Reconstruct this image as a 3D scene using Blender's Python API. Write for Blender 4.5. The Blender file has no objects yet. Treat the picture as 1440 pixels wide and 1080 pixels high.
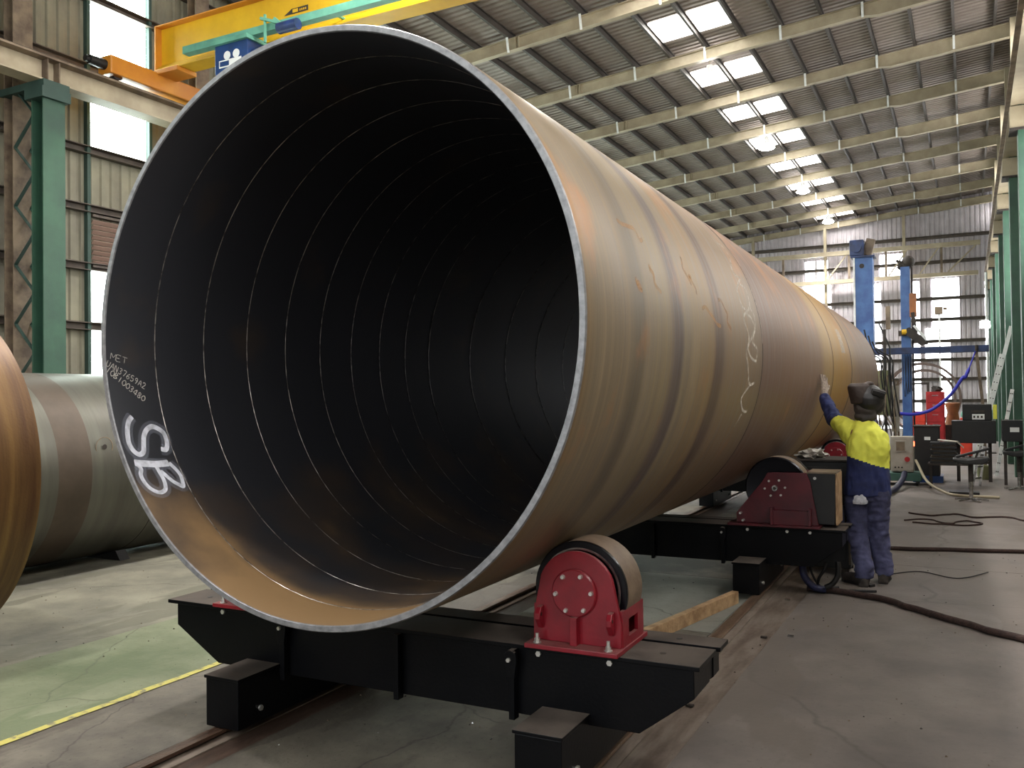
import bpy, bmesh, math, random
from math import sin, cos, pi, radians as R_, sqrt, atan2
from mathutils import Vector, Matrix, noise
random.seed(7)
C = bpy.context.scene.collection
SC = bpy.context.scene

# ------------------------------------------------------------------ camera
cd = bpy.data.cameras.new('camera'); cam = bpy.data.objects.new('camera', cd); C.objects.link(cam)
yaw, pit, rol = R_(26.71), R_(0.90), R_(-0.68)
fw = Vector((-sin(yaw)*cos(pit), cos(yaw)*cos(pit), sin(pit)))
rt = Vector((cos(yaw), sin(yaw), 0)); up = rt.cross(fw)
rt2 = rt*cos(rol) + up*sin(rol); up2 = up*cos(rol) - rt*sin(rol)
mw = Matrix((rt2, up2, -fw)).transposed().to_4x4(); mw.translation = Vector((0, 0, 1.65))
cam.matrix_world = mw
cd.sensor_fit = 'HORIZONTAL'; cd.sensor_width = 36.0; cd.lens = 36.0*1234/1440; cd.clip_end = 300
SC.camera = cam

# ------------------------------------------------------------------ colour management, sky
SC.view_settings.view_transform = 'Standard'; SC.view_settings.look = 'None'
SC.view_settings.gamma = 1.0; SC.view_settings.use_curve_mapping = False
SC.view_settings.exposure = 0.35
try:
    SC.cycles.use_denoising = True; SC.cycles.max_bounces = 8; SC.cycles.sample_clamp_indirect = 6
except Exception: pass
w = bpy.data.worlds.new('sky'); SC.world = w; w.use_nodes = True
bg = w.node_tree.nodes['Background']; bg.inputs[0].default_value = (0.92, 0.97, 1.0, 1); bg.inputs[1].default_value = 2.2
SKY_EMIT = 15.0      # daylight seen through the translucent sheets
LAMP_W = 1000.0       # high bay lamps

# the shed's long axis stands 0.8 degrees off the axis of the rolls and the pipe
DELTA = R_(-0.8)
RD = Matrix.Rotation(DELTA, 3, 'Z')

# ------------------------------------------------------------------ materials
MATS = {}
def lin(c):
    return tuple(((x/255)/12.92 if x/255 <= .04045 else ((x/255+.055)/1.055)**2.4) for x in c)
def nt(name):
    m = bpy.data.materials.new(name); m.use_nodes = True
    return m, m.node_tree.nodes, m.node_tree.links, m.node_tree.nodes['Principled BSDF']
def mat(name, rgb, rough=.5, metal=0.0, rgb2=None, scale=6.0, stretch=(1, 1, 1), bump=0.0, bscale=60.0, dust=None, detail=5, lo=.35, hi=.65, spec=.5):
    m, N, L, P = nt(name)
    P.inputs['Roughness'].default_value = rough; P.inputs['Metallic'].default_value = metal
    P.inputs['Specular IOR Level'].default_value = spec
    c = lin(rgb)+(1,)
    P.inputs['Base Color'].default_value = c
    tc = N.new('ShaderNodeTexCoord'); out = None
    if rgb2 is not None:
        mp = N.new('ShaderNodeMapping'); mp.inputs['Scale'].default_value = stretch
        L.new(tc.outputs['Object'], mp.inputs[0])
        nz = N.new('ShaderNodeTexNoise'); nz.inputs['Scale'].default_value = scale; nz.inputs['Detail'].default_value = detail
        nz.inputs['Roughness'].default_value = .6
        L.new(mp.outputs[0], nz.inputs['Vector'])
        cr = N.new('ShaderNodeValToRGB'); cr.color_ramp.elements[0].position = lo; cr.color_ramp.elements[1].position = hi
        cr.color_ramp.elements[0].color = c; cr.color_ramp.elements[1].color = lin(rgb2)+(1,)
        L.new(nz.outputs[0], cr.inputs[0]); out = cr.outputs[0]
        L.new(out, P.inputs['Base Color'])
    if dust is not None:
        ge = N.new('ShaderNodeNewGeometry'); sx = N.new('ShaderNodeSeparateXYZ'); L.new(ge.outputs['Normal'], sx.inputs[0])
        nz2 = N.new('ShaderNodeTexNoise'); nz2.inputs['Scale'].default_value = 5; nz2.inputs['Detail'].default_value = 6
        L.new(tc.outputs['Object'], nz2.inputs['Vector'])
        mr = N.new('ShaderNodeMapRange'); mr.inputs[1].default_value = .6; mr.inputs[2].default_value = .95
        L.new(sx.outputs['Z'], mr.inputs[0])
        ml = N.new('ShaderNodeMath'); ml.operation = 'MULTIPLY'; L.new(mr.outputs[0], ml.inputs[0])
        mr2 = N.new('ShaderNodeMapRange'); mr2.inputs[1].default_value = .25; mr2.inputs[2].default_value = .6; mr2.inputs[3].default_value = .35
        L.new(nz2.outputs[0], mr2.inputs[0]); L.new(mr2.outputs[0], ml.inputs[1])
        mx = N.new('ShaderNodeMixRGB'); mx.inputs[1].default_value = c; mx.inputs[2].default_value = lin(dust)+(1,)
        if out is not None: L.new(out, mx.inputs[1])
        L.new(ml.outputs[0], mx.inputs[0]); L.new(mx.outputs[0], P.inputs['Base Color'])
        ra = N.new('ShaderNodeMapRange'); ra.inputs[3].default_value = rough; ra.inputs[4].default_value = .85
        L.new(ml.outputs[0], ra.inputs[0]); L.new(ra.outputs[0], P.inputs['Roughness'])
    if bump:
        nb = N.new('ShaderNodeTexNoise'); nb.inputs['Scale'].default_value = bscale; nb.inputs['Detail'].default_value = 4
        L.new(tc.outputs['Object'], nb.inputs['Vector'])
        bp = N.new('ShaderNodeBump'); bp.inputs['Strength'].default_value = bump; bp.inputs['Distance'].default_value = .01
        L.new(nb.outputs[0], bp.inputs['Height']); L.new(bp.outputs[0], P.inputs['Normal'])
    MATS[name] = m
    return m
def cracked(m, dens=.55, col=(52, 48, 44), patch=None):
    N, L = m.node_tree.nodes, m.node_tree.links; P = N['Principled BSDF']
    src = P.inputs['Base Color'].links[0].from_socket
    tc = N.new('ShaderNodeTexCoord'); nz = N.new('ShaderNodeTexNoise'); nz.inputs['Scale'].default_value = 2.2; nz.inputs['Detail'].default_value = 6
    L.new(tc.outputs['Object'], nz.inputs['Vector'])
    vm = N.new('ShaderNodeMixRGB'); vm.blend_type = 'ADD'; vm.inputs[0].default_value = .35; L.new(tc.outputs['Object'], vm.inputs[1]); L.new(nz.outputs[1], vm.inputs[2])
    vo = N.new('ShaderNodeTexVoronoi'); vo.feature = 'DISTANCE_TO_EDGE'; vo.inputs['Scale'].default_value = dens; L.new(vm.outputs[0], vo.inputs['Vector'])
    r = N.new('ShaderNodeMapRange'); r.inputs[1].default_value = .0; r.inputs[2].default_value = .006; r.inputs[3].default_value = .6; r.inputs[4].default_value = 0
    L.new(vo.outputs[0], r.inputs[0])
    # gritty speckle and large worn patches with hard edges
    n2 = N.new('ShaderNodeTexNoise'); n2.inputs['Scale'].default_value = 38; n2.inputs['Detail'].default_value = 4; L.new(tc.outputs['Object'], n2.inputs['Vector'])
    r2 = N.new('ShaderNodeMapRange'); r2.inputs[1].default_value = .62; r2.inputs[2].default_value = .72; r2.inputs[4].default_value = .45; L.new(n2.outputs[0], r2.inputs[0])
    mxx = N.new('ShaderNodeMath'); mxx.operation = 'MAXIMUM'; L.new(r.outputs[0], mxx.inputs[0]); L.new(r2.outputs[0], mxx.inputs[1])
    a = N.new('ShaderNodeMixRGB'); a.inputs[2].default_value = lin(col)+(1,); L.new(mxx.outputs[0], a.inputs[0]); L.new(src, a.inputs[1]); out = a.outputs[0]
    if patch:
        n3 = N.new('ShaderNodeTexNoise'); n3.inputs['Scale'].default_value = .8; n3.inputs['Detail'].default_value = 10; n3.inputs['Roughness'].default_value = .55
        mp = N.new('ShaderNodeMapping'); mp.inputs['Location'].default_value = (3.7, 1.3, 0); mp.inputs['Scale'].default_value = (1.6, .5, 1); L.new(tc.outputs['Object'], mp.inputs[0]); L.new(mp.outputs[0], n3.inputs['Vector'])
        r3 = N.new('ShaderNodeMapRange'); r3.inputs[1].default_value = .52; r3.inputs[2].default_value = .545; r3.inputs[4].default_value = .7; L.new(n3.outputs[0], r3.inputs[0])
        b = N.new('ShaderNodeMixRGB'); b.inputs[2].default_value = lin(patch)+(1,); L.new(r3.outputs[0], b.inputs[0]); L.new(out, b.inputs[1]); out = b.outputs[0]
    L.new(out, P.inputs['Base Color']); return m
def emit(name, rgb, s):
    m, N, L, P = nt(name)
    e = N.new('ShaderNodeEmission'); e.inputs[0].default_value = rgb+(1,); e.inputs[1].default_value = s
    L.new(e.outputs[0], N['Material Output'].inputs[0]); return m

M_conc_l = mat('concrete_painted_worn', (140, 137, 120), .75, rgb2=(92, 90, 80), scale=1.1, bump=.25, bscale=30, detail=9)
M_conc_g = mat('concrete_green_wash', (138, 142, 116), .7, rgb2=(88, 98, 70), scale=.9, bump=.25, bscale=30, detail=9)
M_conc_m = mat('concrete_stained', (116, 110, 98), .75, rgb2=(62, 58, 53), scale=1.3, bump=.3, bscale=25, detail=9)
M_conc_r = mat('concrete_brown_grey', (132, 123, 117), .6, rgb2=(100, 93, 89), scale=1.6, bump=.25, bscale=28, detail=10, lo=.3, hi=.7)
M_conc_p = mat('concrete_pale_patch', (138, 138, 130), .7, rgb2=(110, 109, 102), scale=1.5, bump=.2, bscale=28, detail=9)
M_conc_d = mat('concrete_pipe_shade', (62, 58, 54), .6, rgb2=(110, 104, 94), scale=1.1, bump=.2, bscale=28, detail=9, lo=.5, hi=.6)  # shade under the pipe painted into the slab behind the drive beam
cracked(M_conc_l, .5, (70, 66, 58), (96, 94, 80)); cracked(M_conc_g, .45, (72, 74, 58), (92, 104, 74)); cracked(M_conc_m, .6, (44, 40, 36), (74, 68, 60))
cracked(M_conc_r, .22, (86, 79, 74), (112, 103, 96)); cracked(M_conc_p, .7); cracked(M_conc_d, .6)
M_strip = mat('track_strip_concrete', (136, 124, 114), .5, rgb2=(98, 84, 74), scale=5, stretch=(3, .5, 1), bump=.4, bscale=20)
M_stripd = mat('track_strip_rusty', (84, 66, 56), .55, rgb2=(58, 44, 37), scale=5, stretch=(3, .5, 1), bump=.4, bscale=20)
M_rail2 = mat('rail_worn_bright', (166, 140, 118), .35, .6, rgb2=(112, 88, 72), scale=5, stretch=(4, .5, 1), bump=.3)
M_rail = mat('rail_rusty_steel', (104, 80, 66), .45, .5, rgb2=(62, 44, 36), scale=6, stretch=(4, .4, 1), bump=.3)
M_yline = mat('yellow_floor_paint', (186, 176, 92), .7, rgb2=(122, 118, 92), scale=16, lo=.5, hi=.62, detail=10)
M_black = mat('black_gloss_paint', (9, 10, 13), .35, rgb2=(14, 14, 16), scale=4, dust=(92, 84, 78), bump=.08, spec=.12)
M_blackp = mat('black_plain', (14, 14, 16), .5, rgb2=(24, 23, 22), scale=6)
M_red = mat('red_enamel', (134, 24, 38), .32, rgb2=(118, 20, 33), scale=8, dust=(120, 70, 68), bump=.05)
M_red2 = mat('dark_red_enamel', (84, 20, 30), .35, rgb2=(66, 16, 25), scale=5, bump=.05)
M_tread = mat('brown_polyurethane_tread', (116, 98, 80), .6, rgb2=(98, 80, 64), scale=10, bump=.2)
M_rubber = mat('black_rim', (18, 18, 24), .22, .4)
M_steel = mat('bright_steel', (205, 203, 200), .18, .9, rgb2=(140, 138, 136), scale=20)
M_zinc = mat('zinc_bolt', (205, 203, 198), .35, .7)
M_wood = mat('pine_timber', (190, 158, 120), .6, rgb2=(140, 108, 76), scale=9, stretch=(1, 1, 1), bump=.3)
M_green = mat('green_column_paint', (52, 88, 68), .5, rgb2=(40, 68, 56), scale=1.5, bump=.1)
M_green_d = mat('green_column_dark', (50, 74, 66), .6, rgb2=(38, 60, 54), scale=2)
M_cream = mat('cream_steel_paint', (172, 161, 136), .55, rgb2=(148, 136, 114), scale=2, bump=.05)
M_creamd = mat('cream_grimy', (132, 116, 96), .6, rgb2=(88, 74, 62), scale=4)
M_purlin = mat('dark_purlin', (74, 68, 64), .6, rgb2=(58, 54, 50), scale=3)
M_sheet = mat('grey_roof_sheet', (150, 140, 132), .55, .2, rgb2=(120, 110, 102), scale=.8)
M_wall = mat('wall_sheet', (134, 131, 112), .6, .1, rgb2=(102, 98, 85), scale=.9)
M_walle = mat('end_wall_sheet', (196, 190, 196), .6, .1, rgb2=(166, 160, 164), scale=.9)
M_girt = mat('girt_dark', (70, 62, 56), .6, rgb2=(92, 82, 72), scale=5)
M_yellow = mat('crane_yellow', (226, 182, 34), .45, rgb2=(206, 160, 28), scale=1.5)
M_orange = mat('crane_orange', (206, 138, 40), .45, rgb2=(188, 118, 36), scale=2)
M_teal = mat('teal_rail_paint', (108, 172, 148), .45, rgb2=(84, 140, 122), scale=3)
M_blue = mat('machine_blue', (76, 116, 172), .45, rgb2=(54, 84, 140), scale=2.5, bump=.06)
M_blued = mat('dark_blue_paint', (34, 56, 104), .45, rgb2=(24, 36, 66), scale=5)
M_hoist = mat('hoist_blue', (28, 66, 122), .4, rgb2=(22, 48, 92), scale=4)
M_white = mat('white_paint', (232, 234, 232), .5, rgb2=(205, 208, 206), scale=8)
M_dark = mat('dark_grime', (42, 38, 36), .7, rgb2=(60, 52, 46), scale=12)
M_cabinet = mat('pale_grey_cabinet', (176, 170, 158), .5, rgb2=(160, 152, 140), scale=6)
M_olive = mat('olive_panel', (146, 150, 108), .55, rgb2=(130, 132, 98), scale=5)
M_redcab = mat('red_cabinet', (182, 40, 42), .45, rgb2=(150, 32, 36), scale=5)
M_redor = mat('orange_red_paint', (222, 70, 46), .45, rgb2=(196, 56, 40), scale=5)
M_cable = mat('bright_blue_hose', (40, 42, 168), .5)
M_navyh = mat('navy_hose', (30, 34, 74), .55, rgb2=(22, 24, 46), scale=30, bump=.4)
M_cbrown = mat('dirty_brown_cable', (66, 46, 40), .85, rgb2=(44, 30, 27), scale=30, bump=.6, bscale=90)
M_blackc = mat('black_cable', (26, 24, 26), .6)
M_hose = mat('pale_hose', (170, 158, 132), .6)
M_hivis = mat('hi_vis_yellow_cotton', (236, 236, 92), .8, rgb2=(220, 222, 84), scale=9, bump=.15, bscale=140)
M_navy = mat('navy_cotton', (38, 48, 96), .85, rgb2=(30, 36, 72), scale=9, bump=.15, bscale=140)
M_jean = mat('faded_navy_trousers', (92, 94, 130), .9, rgb2=(54, 55, 80), scale=7, bump=.2, bscale=120)
M_skin = mat('skin_brown', (120, 82, 62), .55)
M_glove = mat('grey_leather_glove', (150, 136, 122), .8, rgb2=(112, 98, 88), scale=60)
M_leather = mat('brown_leather', (56, 44, 38), .7, rgb2=(44, 34, 30), scale=14, bump=.2)
M_visor = mat('black_helmet_shell', (36, 35, 36), .45)
M_boot = mat('dusty_work_boot', (42, 37, 35), .75, rgb2=(62, 54, 49), scale=20)
M_cloth = mat('white_rag', (206, 206, 212), .8, rgb2=(170, 172, 182), scale=30)
M_label = mat('white_label', (225, 228, 226), .5)
M_ring = mat('rusty_plate_ring', (110, 80, 62), .6, .1, rgb2=(170, 108, 64), scale=2.5)
M_ringf = mat('ring_face_brown', (100, 86, 80), .6, rgb2=(80, 66, 60), scale=4)
M_plastic = mat('crumpled_film', (190, 184, 176), .3, rgb2=(120, 112, 104), scale=20)
M_louvre = mat('dusty_pink_louvre', (150, 124, 112), .6)
M_day = emit('daylight_sheet', (.86, 1.0, .93), SKY_EMIT)
M_dayw = emit('daylight_sheet_warm', (1.0, .97, .92), SKY_EMIT)
M_fillr = emit('added_fill_sheet', (1.0, .98, .95), 11.0)  # added fill light for the right side of the pipe
M_daye = emit('daylight_end_sheet', (.95, .96, 1.0), 9.0)
M_lens = emit('lamp_lens', (1.0, .97, .95), 30)
M_ledr = emit('red_pilot_light', (1.0, .12, .05), 6)

# the pipe's outer face: bands that run round it, rust and mill scale, all in the pipe's own coordinates
def pipe_outer():
    m, N, L, P = nt('pipe_outer_steel')
    tc = N.new('ShaderNodeTexCoord'); sx = N.new('ShaderNodeSeparateXYZ'); L.new(tc.outputs['Object'], sx.inputs[0])
    y0, y1 = 2.87, 16.2
    mr = N.new('ShaderNodeMapRange'); mr.inputs[1].default_value = 0; mr.inputs[2].default_value = y1-y0
    wob = N.new('ShaderNodeTexNoise'); wob.inputs['Scale'].default_value = 1.2; L.new(tc.outputs['Object'], wob.inputs['Vector'])
    wa = N.new('ShaderNodeMath'); wa.operation = 'MULTIPLY_ADD'; wa.inputs[1].default_value = .06; L.new(wob.outputs[0], wa.inputs[0]); L.new(sx.outputs['Y'], wa.inputs[2])
    L.new(wa.outputs[0], mr.inputs[0])
    cr = N.new('ShaderNodeValToRGB'); L.new(mr.outputs[0], cr.inputs[0])
    A = (130, 117, 97); B = (109, 98, 82); D = (98, 86, 80)
    stops = [(2.87, (130, 106, 72)), (3.0, A), (3.38, (126, 112, 92)), (3.41, B), (3.56, B), (3.60, A), (3.95, (136, 121, 94)), (3.975, D), (4.12, D), (4.15, A),
             (4.74, (134, 112, 80)), (4.79, (100, 82, 68)), (4.96, (100, 82, 68)), (5.02, (130, 110, 86)), (6.03, (124, 106, 84)), (6.08, (110, 88, 76)), (7.4, (118, 92, 74)),
             (9.0, (122, 98, 80)), (9.35, (150, 124, 80)), (9.93, (158, 128, 74)), (9.97, (92, 66, 44)), (10.05, (158, 124, 58)), (11.8, (146, 110, 50)), (11.87, (84, 62, 42)),
             (11.98, (138, 112, 76)), (12.8, (120, 98, 80)), (16.1, (116, 94, 78))]
    el = cr.color_ramp.elements
    for i, (y, c) in enumerate(stops):
        e = el[i] if i < 2 else el.new((y-y0)/(y1-y0))
        e.position = (y-y0)/(y1-y0); e.color = lin(c)+(1,)
    # fine streaks round the girth
    mp = N.new('ShaderNodeMapping'); mp.inputs['Scale'].default_value = (.35, 20, .35); L.new(tc.outputs['Object'], mp.inputs[0])
    nz = N.new('ShaderNodeTexNoise'); nz.inputs['Scale'].default_value = 1.5; nz.inputs['Detail'].default_value = 7; nz.inputs['Roughness'].default_value = .65
    L.new(mp.outputs[0], nz.inputs['Vector'])
    r1 = N.new('ShaderNodeValToRGB'); r1.color_ramp.elements[0].position = .3; r1.color_ramp.elements[1].position = .7
    r1.color_ramp.elements[0].color = (.55, .52, .55, 1); r1.color_ramp.elements[1].color = (1.18, 1.12, 1.0, 1)
    L.new(nz.outputs[0], r1.inputs[0])
    mx = N.new('ShaderNodeMixRGB'); mx.blend_type = 'MULTIPLY'; mx.inputs[0].default_value = .85
    L.new(cr.outputs[0], mx.inputs[1]); L.new(r1.outputs[0], mx.inputs[2])
    # orange rust patches, more of them past the girth seam
    n2 = N.new('ShaderNodeTexNoise'); n2.inputs['Scale'].default_value = 1.5; n2.inputs['Detail'].default_value = 9; n2.inputs['Roughness'].default_value = .62
    mp2 = N.new('ShaderNodeMapping'); mp2.inputs['Scale'].default_value = (1, 1.6, 1); L.new(tc.outputs['Object'], mp2.inputs[0]); L.new(mp2.outputs[0], n2.inputs['Vector'])
    zr = N.new('ShaderNodeMapRange'); zr.inputs[1].default_value = -1.25; zr.inputs[2].default_value = 1.25; zr.inputs[3].default_value = -.08; zr.inputs[4].default_value = .06
    L.new(sx.outputs['Z'], zr.inputs[0])
    ad = N.new('ShaderNodeMath'); ad.operation = 'ADD'; L.new(n2.outputs[0], ad.inputs[0]); L.new(zr.outputs[0], ad.inputs[1])
    r2 = N.new('ShaderNodeValToRGB'); r2.color_ramp.elements[0].position = .56; r2.color_ramp.elements[1].position = .72
    r2.color_ramp.elements[0].color = (0, 0, 0, 1); r2.color_ramp.elements[1].color = (.6, .6, .6, 1)
    L.new(ad.outputs[0], r2.inputs[0])
    m2 = N.new('ShaderNodeMixRGB'); m2.inputs[2].default_value = lin((160, 106, 54))+(1,)
    L.new(r2.outputs[0], m2.inputs[0]); L.new(mx.outputs[0], m2.inputs[1])
    L.new(m2.outputs[0], P.inputs['Base Color'])
    P.inputs['Metallic'].default_value = .25
    ra = N.new('ShaderNodeMapRange'); ra.inputs[1].default_value = .3; ra.inputs[2].default_value = .7; ra.inputs[3].default_value = .38; ra.inputs[4].default_value = .6
    L.new(nz.outputs[0], ra.inputs[0]); L.new(ra.outputs[0], P.inputs['Roughness'])
    bp = N.new('ShaderNodeBump'); bp.inputs['Strength'].default_value = .12; bp.inputs['Distance'].default_value = .01
    L.new(nz.outputs[0], bp.inputs['Height']); L.new(bp.outputs[0], P.inputs['Normal'])
    return m
def pipe_inner():
    m, N, L, P = nt('pipe_inner_millscale')
    tc = N.new('ShaderNodeTexCoord'); sx = N.new('ShaderNodeSeparateXYZ'); L.new(tc.outputs['Object'], sx.inputs[0])
    nz = N.new('ShaderNodeTexNoise'); nz.inputs['Scale'].default_value = 1.8; nz.inputs['Detail'].default_value = 8
    L.new(tc.outputs['Object'], nz.inputs['Vector'])
    # rust lies along the bottom, strongest in the first strake
    za = N.new('ShaderNodeMapRange'); za.inputs[1].default_value = -1.25; za.inputs[2].default_value = -.45; za.inputs[3].default_value = 1.0; za.inputs[4].default_value = 0
    L.new(sx.outputs['Z'], za.inputs[0])
    ya = N.new('ShaderNodeMapRange'); ya.inputs[1].default_value = .26; ya.inputs[2].default_value = .36; ya.inputs[3].default_value = 1; ya.inputs[4].default_value = .34
    L.new(sx.outputs['Y'], ya.inputs[0])
    mu = N.new('ShaderNodeMath'); mu.operation = 'MULTIPLY'; L.new(za.outputs[0], mu.inputs[0]); L.new(ya.outputs[0], mu.inputs[1])
    ad = N.new('ShaderNodeMath'); ad.operation = 'MULTIPLY_ADD'; ad.inputs[1].default_value = 1.6; ad.inputs[2].default_value = -.85
    L.new(nz.outputs[0], ad.inputs[0])
    a2 = N.new('ShaderNodeMath'); a2.operation = 'ADD'; a2.use_clamp = True; L.new(ad.outputs[0], a2.inputs[0]); L.new(mu.outputs[0], a2.inputs[1])
    cr = N.new('ShaderNodeValToRGB'); L.new(a2.outputs[0], cr.inputs[0])
    cr.color_ramp.elements[0].color = lin((42, 43, 48))+(1,); cr.color_ramp.elements[1].color = lin((134, 106, 72))+(1,)
    e = cr.color_ramp.elements.new(.35); e.color = lin((62, 53, 47))+(1,)
    cr.color_ramp.elements[0].position = .08; cr.color_ramp.elements[2].position = .85
    L.new(cr.outputs[0], P.inputs['Base Color']); P.inputs['Roughness'].default_value = .5; P.inputs['Metallic'].default_value = .2
    return m
M_po = pipe_outer(); M_pi = pipe_inner()
M_rim = mat('cut_steel_rim', (142, 142, 144), .42, .35, rgb2=(112, 112, 115), scale=25, bump=.2)
M_weld = mat('ground_weld', (150, 144, 138), .3, .8, rgb2=(54, 50, 47), scale=14, lo=.4, hi=.6)
M_rustp = mat('rusty_left_pipe', (126, 96, 56), .45, .25, rgb2=(84, 56, 38), scale=1.2, stretch=(.5, 9, .5), detail=8, bump=.1)
M_silver = mat('silver_left_pipe', (104, 104, 94), .4, .45, rgb2=(86, 84, 77), scale=1.2, stretch=(.5, 5, .5), detail=6)
M_silverd = mat('brown_band_left_pipe', (84, 73, 62), .5, .3, rgb2=(74, 64, 54), scale=4)
def paint_mat(name, rgb, amount, scale=60):
    m, N, L, P = nt(name)
    tc = N.new('ShaderNodeTexCoord'); nz = N.new('ShaderNodeTexNoise'); nz.inputs['Scale'].default_value = scale; nz.inputs['Detail'].default_value = 5
    L.new(tc.outputs['Object'], nz.inputs['Vector'])
    r = N.new('ShaderNodeMapRange'); r.inputs[1].default_value = .3; r.inputs[2].default_value = .6; r.inputs[3].default_value = amount*.5; r.inputs[4].default_value = amount
    L.new(nz.outputs[0], r.inputs[0]); L.new(r.outputs[0], P.inputs['Alpha'])
    P.inputs['Base Color'].default_value = lin(rgb)+(1,); P.inputs['Roughness'].default_value = .8
    return m
M_spray = paint_mat('white_spray_paint', (226, 228, 238), 1.0, 25)
M_over = paint_mat('white_overspray', (170, 174, 190), .22, 12)
M_chalk = paint_mat('white_chalk', (215, 210, 200), .75, 90)
M_chalk2 = paint_mat('faint_chalk', (215, 205, 190), .6, 40)
M_scrawl = paint_mat('orange_crayon', (204, 140, 62), .32, 18)

# ------------------------------------------------------------------ mesh builder
BASE = {}
class MB:
    def __init__(s): s.v = []; s.f = []; s.m = []; s.mi = 0
    def quad(s, *p):
        n = len(s.v); s.v += [tuple(q) for q in p]; s.f.append(tuple(range(n, n+len(p)))); s.m.append(s.mi)
    def box(s, x0, x1, y0, y1, z0, z1):
        n = len(s.v)
        s.v += [(x0, y0, z0), (x1, y0, z0), (x1, y1, z0), (x0, y1, z0), (x0, y0, z1), (x1, y0, z1), (x1, y1, z1), (x0, y1, z1)]
        s.f += [(n, n+3, n+2, n+1), (n+4, n+5, n+6, n+7), (n, n+1, n+5, n+4), (n+1, n+2, n+6, n+5), (n+2, n+3, n+7, n+6), (n+3, n, n+4, n+7)]
        s.m += [s.mi]*6; return s
    def prism(s, pts, axis, a, b):
        """pts in the plane across `axis`: y -> (x,z), x -> (y,z), z -> (x,y)"""
        def P(p, t): return {'y': (p[0], t, p[1]), 'x': (t, p[0], p[1]), 'z': (p[0], p[1], t)}[axis]
        n = len(s.v); k = len(pts)
        s.v += [P(p, a) for p in pts]+[P(p, b) for p in pts]
        ar = sum(pts[i][0]*pts[(i+1) % k][1]-pts[(i+1) % k][0]*pts[i][1] for i in range(k))
        fl = (ar > 0) != (axis == 'y')
        s.f.append(tuple(range(n, n+k))[::-1] if fl else tuple(range(n, n+k)))
        s.f.append(tuple(range(n+k, n+2*k)) if fl else tuple(range(n+k, n+2*k))[::-1])
        for i in range(k):
            j = (i+1) % k; q = (n+i, n+j, n+k+j, n+k+i); s.f.append(q if fl else q[::-1])
        s.m += [s.mi]*(k+2); return s
    def bar(s, p, q, w, h=None, upv=(0, 0, 1)):
        """rectangular bar between two points"""
        h = h or w; p = Vector(p); q = Vector(q); d = (q-p).normalized(); u = Vector(upv)
        if abs(d.dot(u)) > .98: u = Vector((0, 1, 0))
        a = d.cross(u).normalized()*w/2; b = a.cross(d).normalized()*h/2
        n = len(s.v)
        for c in (p, q): s.v += [tuple(c-a-b), tuple(c+a-b), tuple(c+a+b), tuple(c-a+b)]
        s.f += [(n, n+1, n+2, n+3), (n+7, n+6, n+5, n+4)]+[(n+i, n+4+i, n+4+(i+1) % 4, n+(i+1) % 4) for i in range(4)]
        s.m += [s.mi]*6; return s
    def cyl(s, p, q, r, r2=None, n=16):
        return s.tube([p, q], [r, r if r2 is None else r2], n)
    def tube(s, pts, r, n=8, closed=False):
        pts = [Vector(p) for p in pts]; k = len(pts)
        rr = r if isinstance(r, (list, tuple)) else [r]*k
        b0 = len(s.v); ref = None
        for i, p in enumerate(pts):
            d = (pts[min(i+1, k-1)]-pts[max(i-1, 0)]).normalized()
            if ref is None:
                ref = Vector((0, 0, 1)) if abs(d.z) < .9 else Vector((1, 0, 0))
            a = d.cross(ref).normalized(); b = a.cross(d).normalized(); ref = b
            for j in range(n):
                t = 2*pi*j/n; s.v.append(tuple(p+(a*cos(t)+b*sin(t))*rr[i]))
        for i in range(k-1):
            for j in range(n):
                s.f.append((b0+i*n+j, b0+(i+1)*n+j, b0+(i+1)*n+(j+1) % n, b0+i*n+(j+1) % n)); s.m.append(s.mi)
        s.f.append(tuple(b0+j for j in range(n))); s.f.append(tuple(b0+(k-1)*n+j for j in range(n))[::-1]); s.m += [s.mi]*2
        return s
    def lathe(s, prof, o, axis='y', n=48, closed=True, mis=None):
        """prof: (radius, along) loop"""
        b0 = len(s.v); k = len(prof)
        for (r, t) in prof:
            for j in range(n):
                a = 2*pi*j/n
                s.v.append({'y': (o[0]+r*cos(a), o[1]+t, o[2]+r*sin(a)), 'x': (o[0]+t, o[1]+r*cos(a), o[2]+r*sin(a)), 'z': (o[0]+r*cos(a), o[1]+r*sin(a), o[2]+t)}[axis])
        for i in range(k if closed else k-1):
            i2 = (i+1) % k
            for j in range(n):
                q = (b0+i*n+j, b0+i*n+(j+1) % n, b0+i2*n+(j+1) % n, b0+i2*n+j)
                s.f.append(q); s.m.append(mis[i] if mis else s.mi)
        return s
    def ball(s, c, r, n=12, sc=(1, 1, 1)):
        prof = [(sin(pi*i/8)*r, -cos(pi*i/8)*r) for i in range(9)]
        b0 = len(s.v)
        s.lathe(prof, (0, 0, 0), 'z', n, closed=False)
        for i in range(b0, len(s.v)):
            x, y, z = s.v[i]; s.v[i] = (c[0]+x*sc[0], c[1]+y*sc[1], c[2]+z*sc[2])
        return s
    def build(s, name, mats, parent=None, base=None, shed=False, smooth=0, bevel=0, fix=True):
        if not isinstance(mats, (list, tuple)): mats = [mats]
        b = BASE[parent.name] if parent is not None else (base or (0, 0, 0))
        me = bpy.data.meshes.new(name)
        me.from_pydata([(x-b[0], y-b[1], z-b[2]) for x, y, z in s.v], [], s.f)
        for m in mats: me.materials.append(m)
        for i, p in enumerate(me.polygons): p.material_index = min(s.m[i], len(mats)-1)
        if fix:
            bm = bmesh.new(); bm.from_mesh(me); bmesh.ops.remove_doubles(bm, verts=bm.verts, dist=1e-5)
            bmesh.ops.recalc_face_normals(bm, faces=bm.faces); bm.to_mesh(me); bm.free()
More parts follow.
